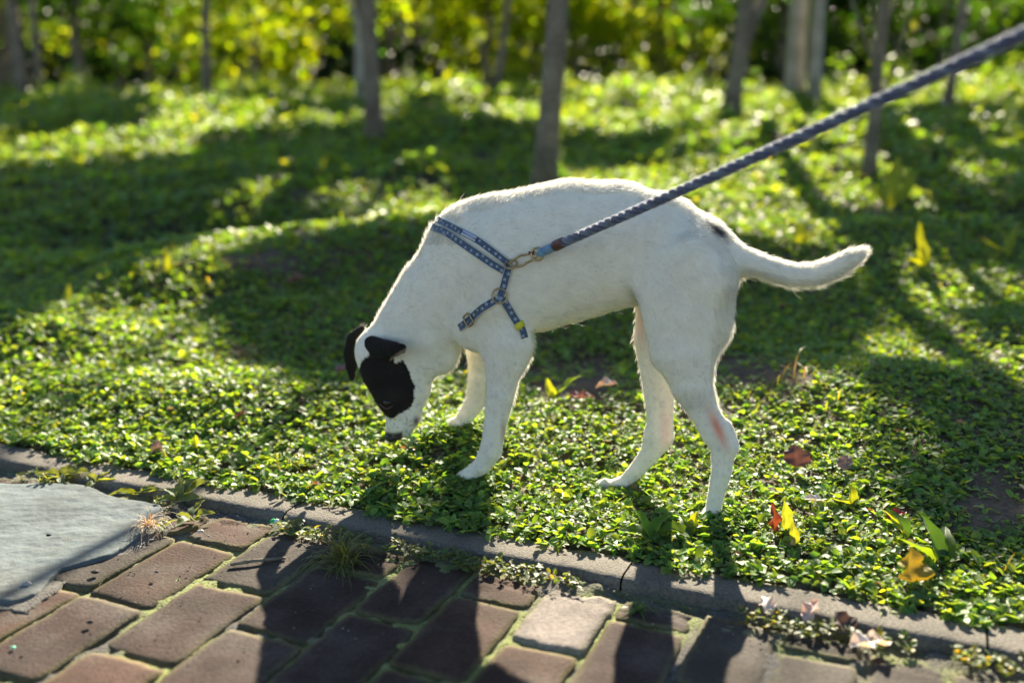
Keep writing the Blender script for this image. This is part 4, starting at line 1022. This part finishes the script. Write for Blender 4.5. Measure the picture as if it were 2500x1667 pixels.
# neck loop, doubled strap (two bands), around to the far side
top1 = arc((1240, 648), (1072, 548)); top2 = arc((1232, 668), (1060, 566))
n1 = near_path([(1243, 642), (1172, 590), (1095, 549), (1082, 546)]); n2 = near_path([(1232, 660), (1206, 646), (1150, 608), (1110, 580), (1082, 562)])
def over_top(npth, tp):
    """near part follows the photo, the rest follows the arc over the neck"""
    e = npth[-1]; cand = tp[(tp[:, 1] > e[1] + .006)]
    return np.concatenate([npth, cand]) if len(cand) else npth
r1 = ribbon('neck_strap', over_top(n1, top1), .0112, seed=1)
r2 = ribbon('neck_strap', over_top(n2, top2), .0122, seed=2)
r3 = ribbon('side_strap', near_path([(1246, 646), (1240, 668), (1230, 700), (1222, 722)]), .0125, seed=3)
chest = arc((1222, 722), (1118, 808)); c1 = near_path([(1220, 726), (1178, 752), (1150, 780), (1124, 800)])
r4 = ribbon('chest_strap', np.concatenate([c1, c1[-1:] + np.array([[-.008, .012, -.004], [-.013, .028, -.008]])]), .0125, seed=4)
girth = arc((1222, 722), (1290, 850)); g1 = near_path([(1222, 722), (1245, 757), (1262, 786), (1278, 810)])
r5 = ribbon('girth_strap', over_top(g1, girth), .0125, seed=5)
M2 = []
far = arc((1222, 722), (1240, 650)); 
def ringmesh(name, c, nrm, R, rt, parent, sq=1.0, seg=28, mat=None, up_=None):
    nrm = np.array(nrm, float); nrm /= np.linalg.norm(nrm); u_ = np.cross(nrm, [0, 0, 1.0]) if up_ is None else np.cross(nrm, up_); u_ /= np.linalg.norm(u_); v_ = np.cross(nrm, u_)
    a = np.linspace(0, 2 * np.pi, seg, endpoint=False); cu = np.sign(np.cos(a)) * np.abs(np.cos(a)) ** (.6 if sq < 1 else 1); cv = np.sign(np.sin(a)) * np.abs(np.sin(a)) ** (.6 if sq < 1 else 1)
    path = np.array(c) + R * (cu[:, None] * u_ + cv[:, None] * v_ * sq)
    V_, F_ = tube(path, rt, 8, closed=True); return mesh(name, V_, F_, mat or M_metal, parent)
def surf(px, py, lift): p, n_ = hit(px, py); n_ = n_ * np.sign(n_ @ (camL - p)); return p + n_ * lift, n_
pc, nc = surf(1250, 644, .007); ringmesh('ring', pc, nc + np.array([0, -.2, 1.6]), .0095, .0016, harness)
pc, nc = surf(1220, 722, .004); ringmesh('ring', pc, nc, .0115, .0014, harness)
pc, nc = surf(1150, 779, .0065); dch = np.array(near_path([(1178, 752), (1124, 800)], 2)); tch = dch[1] - dch[0]
ringmesh('buckle', pc, nc, .0095, .0017, harness, sq=.85, up_=tch)
# yellow tag on the girth strap
gp, gn, gt, gs = r5; i = int(np.argmin(((gp - hit(1268, 795)[0]) ** 2).sum(1)))
def plate(name, c, n_, t_, s_, L, Wd, th, mat, parent):
    V_ = []
    for dz in (0, th):
        for a, b in ((-1, -1), (1, -1), (1, 1), (-1, 1)): V_.append(c + t_ * a * L / 2 + s_ * b * Wd / 2 + n_ * dz)
    F_ = [[0, 3, 2, 1], [4, 5, 6, 7], [0, 1, 5, 4], [1, 2, 6, 5], [2, 3, 7, 6], [3, 0, 4, 7]]
    return mesh(name, V_, np.array(F_), mat, parent, smooth=False)
plate('clip', gp[i] + gn[i] * .0048, gn[i], gt[i], gs[i], .010, .0155, .002, M_tagy, harness)['label'] = 'bright yellow plastic clip'
lp, ln_, lt, ls = r1; nn = np.flatnonzero(lp[:, 1] < 0); i = int(len(n1) and len(lp) * 0) 
tgt = hit(1150, 578)[0]; i = int(np.argmin(((lp - tgt) ** 2).sum(1)))
lab_o = plate('woven_label', lp[i] + ln_[i] * .0050, ln_[i], lt[i], ls[i], .030, .0076, .0006, M_label, harness)
lab_o['label'] = 'pale woven name label with dark letters'
cu = bpy.data.curves.new('lettering', 'FONT'); cu.body = 'THWOOFLE.RU'; cu.size = .0052; cu.align_x = 'CENTER'; cu.align_y = 'CENTER'; cu.extrude = .0001
to = bpy.data.objects.new('tmp_text', cu); COL.objects.link(to); dg = bpy.context.evaluated_depsgraph_get(); dg.update()
tm = bpy.data.meshes.new_from_object(to.evaluated_get(dg)); bpy.data.objects.remove(to)
tx_ = -lt[i]; 
if project(l2w((lp[i] + tx_ * .01)[None]))[0][0] < project(l2w(lp[i][None]))[0][0]: tx_ = -tx_
nz_ = ln_[i] * np.sign(ln_[i] @ (camL - lp[i])); ty_ = np.cross(nz_, tx_)
R_ = Matrix([[tx_[0], ty_[0], nz_[0]], [tx_[1], ty_[1], nz_[1]], [tx_[2], ty_[2], nz_[2]]])
tm.transform(Matrix.Translation(Vector(lp[i] + ln_[i] * .0060)) @ R_.to_4x4()); tm.materials.clear(); tm.materials.append(M_ink)
for p_ in tm.polygons: p_.material_index = 0
lo_ = bpy.data.objects.new('lettering', tm); COL.objects.link(lo_); lo_.parent = harness

# eye and nose ------------------------------------------------------
def blob(name, c, rx, ry, rz, mat, parent, seed=0):
    n1, n2 = 16, 10; th = np.linspace(0, 2 * np.pi, n1, endpoint=False); ph = np.linspace(-1.55, 1.55, n2); T, Ph = np.meshgrid(th, ph)
    V_ = np.stack([np.cos(T) * np.cos(Ph) * rx, np.sin(T) * np.cos(Ph) * ry, np.sin(Ph) * rz], -1).reshape(-1, 3) + c
    F_ = [[i * n1 + j, i * n1 + (j + 1) % n1, (i + 1) * n1 + (j + 1) % n1, (i + 1) * n1 + j] for i in range(n2 - 1) for j in range(n1)]
    return mesh(name, V_, np.array(F_), mat, parent)
pe, ne = surf(944, 984, -.0030); blob('eye', pe, .0078, .0060, .0062, M_eye, dog)
lid = []
for q_ in np.linspace(0, 1, 12):
    hh = hit(930 + q_ * 30, 984 + 9 * math.sin(q_ * math.pi) + q_ * 4); lid.append(hh[0] + np.sign(hh[1] @ (camL - hh[0])) * hh[1] * .0032)
V_, F_ = tube(np.array(lid), .0011, 6); mesh('eyelid', V_, F_, M_leather, dog)
pn, _ = Wl(957, 1066, -.014); blob('nose', pn, .0125, .0130, .0095, M_black, dog)
pw, _ = Wl(985, 1050, -.03)
WV, WF, w0 = [], {}, 0
for k in range(9):
    a = .3 + k * .13; t = np.linspace(0, 1, 6)[:, None]; q = pw + np.array([(k % 3) * .006, 0, (k % 2) * .004]) + t * np.array([math.cos(a) * .03, -.012, -math.sin(a) * .022]) + t * t * np.array([.004, 0, -.003])
    v_, f_ = tube(q, .00022, 4)
    for f in f_: WF.setdefault(id(f) * 0 + f.shape[1], []).append(f + w0)
    w0 += len(v_); WV.append(v_)
mesh('whiskers', np.concatenate(WV), [np.concatenate(v) for v in WF.values()], M_star, dog)
# claws and whiskers are too small to show; short fur as fine blades
def make_fur(N_):
    r = np.random.default_rng(23)
    tri = np.concatenate([Q_[:, [0, 1, 2]], Q_[:, [0, 2, 3]]]); A = V[tri[:, 0]]; B = V[tri[:, 1]]; C_ = V[tri[:, 2]]
    area = np.linalg.norm(np.cross(B - A, C_ - A), axis=1); cen = (A + B + C_) / 3
    side = np.where(cen[:, 1] > .03, .45, 1.0)
    w = area * side; cdf = np.cumsum(w); cdf /= cdf[-1]; idx = np.searchsorted(cdf, r.random(N_))
    a = r.random(N_); b = r.random(N_); f = a + b > 1; a[f] = 1 - a[f]; b[f] = 1 - b[f]
    P = A[idx] + (B - A)[idx] * a[:, None] + (C_ - A)[idx] * b[:, None]
    Nn = VN[tri[idx, 0]]
    # orientation sanity: normals from surface nets may be inverted
    Nn = Nn * NSIGN
    px, py = project(l2w(P))
    kd = KDTree(sum(len(s) for s in strap_pts)); q = 0
    for s in strap_pts:
        for p in s: kd.insert(Vector(p), q); q += 1
    kd.balance()
    dist = np.array([kd.find(Vector(p))[2] if (p[0] < .12 and p[2] > .2) else 1 for p in P])
    keep = dist > .0062; P, Nn, px, py = P[keep], Nn[keep], px[keep], py[keep]; n = len(P)
    ctrl = np.array([(950, 1050, -.1, -1), (940, 900, .1, -1), (900, 800, .55, -.6), (1000, 700, .5, -.55), (1100, 560, .8, -.4), (1050, 850, .35, .8), (1150, 750, .55, .75), (1230, 700, .6, .5), (1300, 520, 1, -.1), (1300, 700, 1, .25),
                     (1300, 800, 1, .1), (1450, 480, 1, .1), (1450, 620, 1, .2), (1450, 750, 1, .25), (1600, 520, 1, .4), (1600, 680, .7, .7), (1700, 600, .9, .5), (1700, 780, .4, 1), (1680, 900, .25, 1), (1740, 1020, .3, 1), (1760, 1150, -.1, 1), (1740, 1230, -.2, 1),
                     (1610, 900, .1, 1), (1600, 1050, -.1, 1), (1540, 1150, -.7, .7), (1230, 860, .2, 1), (1220, 980, 0, 1), (1200, 1100, -.2, 1), (1140, 1160, -1, .3), (1170, 950, -.1, 1), (1110, 1030, -.9, .3),
                     (1850, 640, 1, .35), (1980, 670, 1, .1), (2080, 630, .9, -.5), (1800, 750, .4, 1), (1760, 850, .3, 1), (1480, 1180, -1, .1)])
    w = 1 / (((px[:, None] - ctrl[None, :, 0]) ** 2 + (py[:, None] - ctrl[None, :, 1]) ** 2) + 300) ** 1.6
    fl = (w @ ctrl[:, 2:4]) / w.sum(1)[:, None]; fl /= np.linalg.norm(fl, axis=1)[:, None] + 1e-9
    flow = np.stack([fl[:, 0], r.normal(0, .13, n), -fl[:, 1]], -1) + r.normal(0, .10, (n, 3))
    flow -= Nn * (flow * Nn).sum(1)[:, None]; flow /= np.linalg.norm(flow, axis=1)[:, None] + 1e-9
    L = .0090 * r.uniform(.5, 1.25, n); lift = r.uniform(.06, .28, n)
    sl_ = np.array([sunvec @ DA, sunvec @ DN, sunvec[2]]); fs = (Nn @ sl_) > -.25; lift = np.where(fs, r.uniform(.25, .85, n), lift); L = np.where(fs, L * 1.25, L)
    tailm = (px > 1800); L = np.where(tailm, .011 * r.uniform(.6, 1.3, n), L)
    under = tailm & (Nn[:, 2] < -.2); L = np.where(under, .019 * r.uniform(.5, 1.2, n), L)
    tip_ = px > 2060; L = np.where(tip_, .013 * r.uniform(.6, 1.2, n), L); lift = np.where(tip_ | under, r.uniform(.25, .7, n), lift)
    bt = (px > 1735) & (px < 1805) & (py > 640) & (py < 960) & (Nn[:, 0] > .3); L = np.where(bt, .016 * r.uniform(.5, 1.2, n), L); lift = np.where(bt, r.uniform(.2, .6, n), lift)
    be = (py > 730) & (py < 840) & (px > 1290) & (px < 1560) & (Nn[:, 2] < -.5); L = np.where(be, .013 * r.uniform(.5, 1.2, n), L)
    ne_ = (px > 1000) & (px < 1120) & (py < 600) & (Nn[:, 2] > .0); L = np.where(ne_, .013 * r.uniform(.5, 1.3, n), L); lift = np.where(ne_, r.uniform(.2, .9, n), lift)
    hd = (px < 1060) & (py > 800) | (py > 1000); L = np.where(hd, .0045 * r.uniform(.6, 1.2, n), L)
    stray = r.random(n) < .004; lift = np.where(stray, r.uniform(.5, 1.0, n), lift); L = np.where(stray & ~hd, L * 1.5, L)
    D_ = flow * np.cos(lift)[:, None] + Nn * np.sin(lift)[:, None]
    D2 = flow * np.cos(lift * .5)[:, None] + Nn * np.sin(lift * .5)[:, None]
    view = camL - P; view /= np.linalg.norm(view, axis=1)[:, None]
    rs = r.normal(0, 1, (n, 3)); sd = np.cross(D_, Nn + rs * .6); sd /= np.linalg.norm(sd, axis=1)[:, None] + 1e-9
    wd = .00022 * r.uniform(.7, 1.4, n)[:, None]
    base = P - Nn * .0008; mid = base + D_ * (L * .5)[:, None]; tp = mid + D2 * (L * .5)[:, None]
    Vv = np.stack([base - sd * wd, base + sd * wd, mid + sd * wd * .8, mid - sd * wd * .8, tp], 1).reshape(-1, 3)
    b0 = (np.arange(n) * 5)[:, None]
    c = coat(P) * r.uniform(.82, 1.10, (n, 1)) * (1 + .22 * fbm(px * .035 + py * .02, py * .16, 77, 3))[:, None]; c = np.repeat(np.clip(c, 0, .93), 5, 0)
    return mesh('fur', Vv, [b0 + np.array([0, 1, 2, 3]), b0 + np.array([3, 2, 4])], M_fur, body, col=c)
tm_ = np.argmax(V[:, 2]); NSIGN = 1.0 if VN[tm_, 2] > 0 else -1.0
print('nsign', NSIGN, len(V))
fur = make_fur(170000)
# whiskers and the few long hairs on the back
hairs = []
# ------------------------------------------------------------------ leash
leash = None
p0, n0_ = surf(1262, 622, .012)
ring_w = l2w(p0[None])[0]
A_ = at_depth(1318, 618, l2w(surf(1318, 618, .014)[0][None])[0][1] - .004); B_ = at_depth(2500, 74, .93); C3 = A_ + (B_ - A_) * 1.45
leash = empty('leash', tuple(A_)); tag(leash, 'braided navy rope leash stretched from the harness to upper right', 'leash')
tot = np.linalg.norm(C3 - A_); dr = (C3 - A_) / tot
s1 = np.cross(dr, [0, 0, 1.0]); s1 /= np.linalg.norm(s1); s2 = np.cross(dr, s1)
def strand_mesh(name, t0, t1, Rr, rs, pitch, nst, cols_, sag=.0, mat=M_rope):
    n = int((t1 - t0) / .0022); t = np.linspace(t0, t1, n); Vs, Fs, Cs = [], {}, []; n0 = 0
    for k_ in range(nst):
        ph = 2 * np.pi * k_ / nst + 2 * np.pi * t / pitch
        p = dr * t[:, None] + (np.cos(ph)[:, None] * s1 + np.sin(ph)[:, None] * s2) * Rr + np.array([0, 0, -1.0]) * (sag * np.sin(np.clip(t / tot, 0, 1) * np.pi))[:, None]
        V_, F_ = tube(p, rs, 8)
        for f in F_: Fs.setdefault(f.shape[1], []).append(f + n0)
        n0 += len(V_); Vs.append(V_); Cs.append(np.repeat(np.array(cols_[k_ % len(cols_)])[None], len(V_), 0))
    if not (8 in Fs): pass
    return mesh(name, np.concatenate(Vs), [np.concatenate(v) for v in Fs.values()], mat, leash, col=np.concatenate(Cs))
navy = (.035, .040, .105); pale = (.42, .43, .50); blue = (.10, .24, .38)
strand_mesh('rope', .046, tot, .0034, .0037, .042, 3, [(.05, .065, .12), (.11, .14, .20), (.045, .06, .125)], sag=.004)  # lighter strand paints in the highlight along the navy rope
strand_mesh('spliced_end', .0, .040, .0036, .0038, .020, 3, [blue, (.08, .2, .34), (.13, .28, .40)])
V_, F_ = tube(np.array([dr * t for t in np.linspace(.036, .060, 9)]), [.0060, .0082, .0076, .0084, .0074, .0084, .0078, .0080, .0066], 12)
mesh('leather_whipping', V_, F_, M_leather, leash)
def rope_fuzz(n):
    r = np.random.default_rng(91); t = .05 + (tot - .05) * r.random(n) ** .9; a = r.random(n) * 6.283
    o = np.cos(a)[:, None] * s1 + np.sin(a)[:, None] * s2; b = dr * t[:, None] + o * .0062 + np.array([0, 0, -1.0]) * (.004 * np.sin(t / tot * np.pi))[:, None]
    d = o + dr * r.normal(0, .9, n)[:, None] + r.normal(0, .4, (n, 3)); d /= np.linalg.norm(d, axis=1)[:, None]
    sd = np.cross(d, r.normal(0, 1, (n, 3))); sd /= np.linalg.norm(sd, axis=1)[:, None]; L = r.uniform(.0012, .0030, n)[:, None]
    V = np.stack([b - sd * .00012, b + sd * .00012, b + d * L], 1).reshape(-1, 3)
    return mesh('rope_fibres', V, (np.arange(n) * 3)[:, None] + np.array([0, 1, 2]), M_fur, leash, col=np.repeat(np.array([[.30, .33, .42]]), 3 * n, 0))
rope_fuzz(26000)  # pale fibres added to draw a sunlit edge on the rope
# ring and snap hook
rc = -dr * .006
V_ = None
def to_leash(Pw): return np.array(Pw) - A_
vd = np.array([0, 0, CH]) - A_; vd /= np.linalg.norm(vd)
ringmesh('ring', rc, vd + s1 * .2, .0092, .0017, leash)
e0 = to_leash(ring_w); hk = to_leash(l2w(surf(1254, 644, .010)[0][None])[0])
ax = hk - rc; axl = np.linalg.norm(ax); ax /= axl; px_ = np.cross(ax, vd); px_ /= np.linalg.norm(px_)
hp = []
for a in np.linspace(0, 2 * np.pi, 40, endpoint=False):
    x_ = (math.cos(a) * .5 + .5) * axl * 1.05; y_ = math.sin(a) * (.0075 if math.cos(a) > 0 else .0060)
    hp.append(rc + ax * x_ + px_ * y_)
V_, F_ = tube(np.array(hp), .0019, 8, closed=True); mesh('snap_hook', V_, F_, M_metal, leash)
V_, F_ = tube(np.array([rc + ax * .004 + px_ * .004, rc + ax * .012 + px_ * .0062]), [.0034, .0026], 10); mesh('swivel_barrel', V_, F_, M_leather, leash)
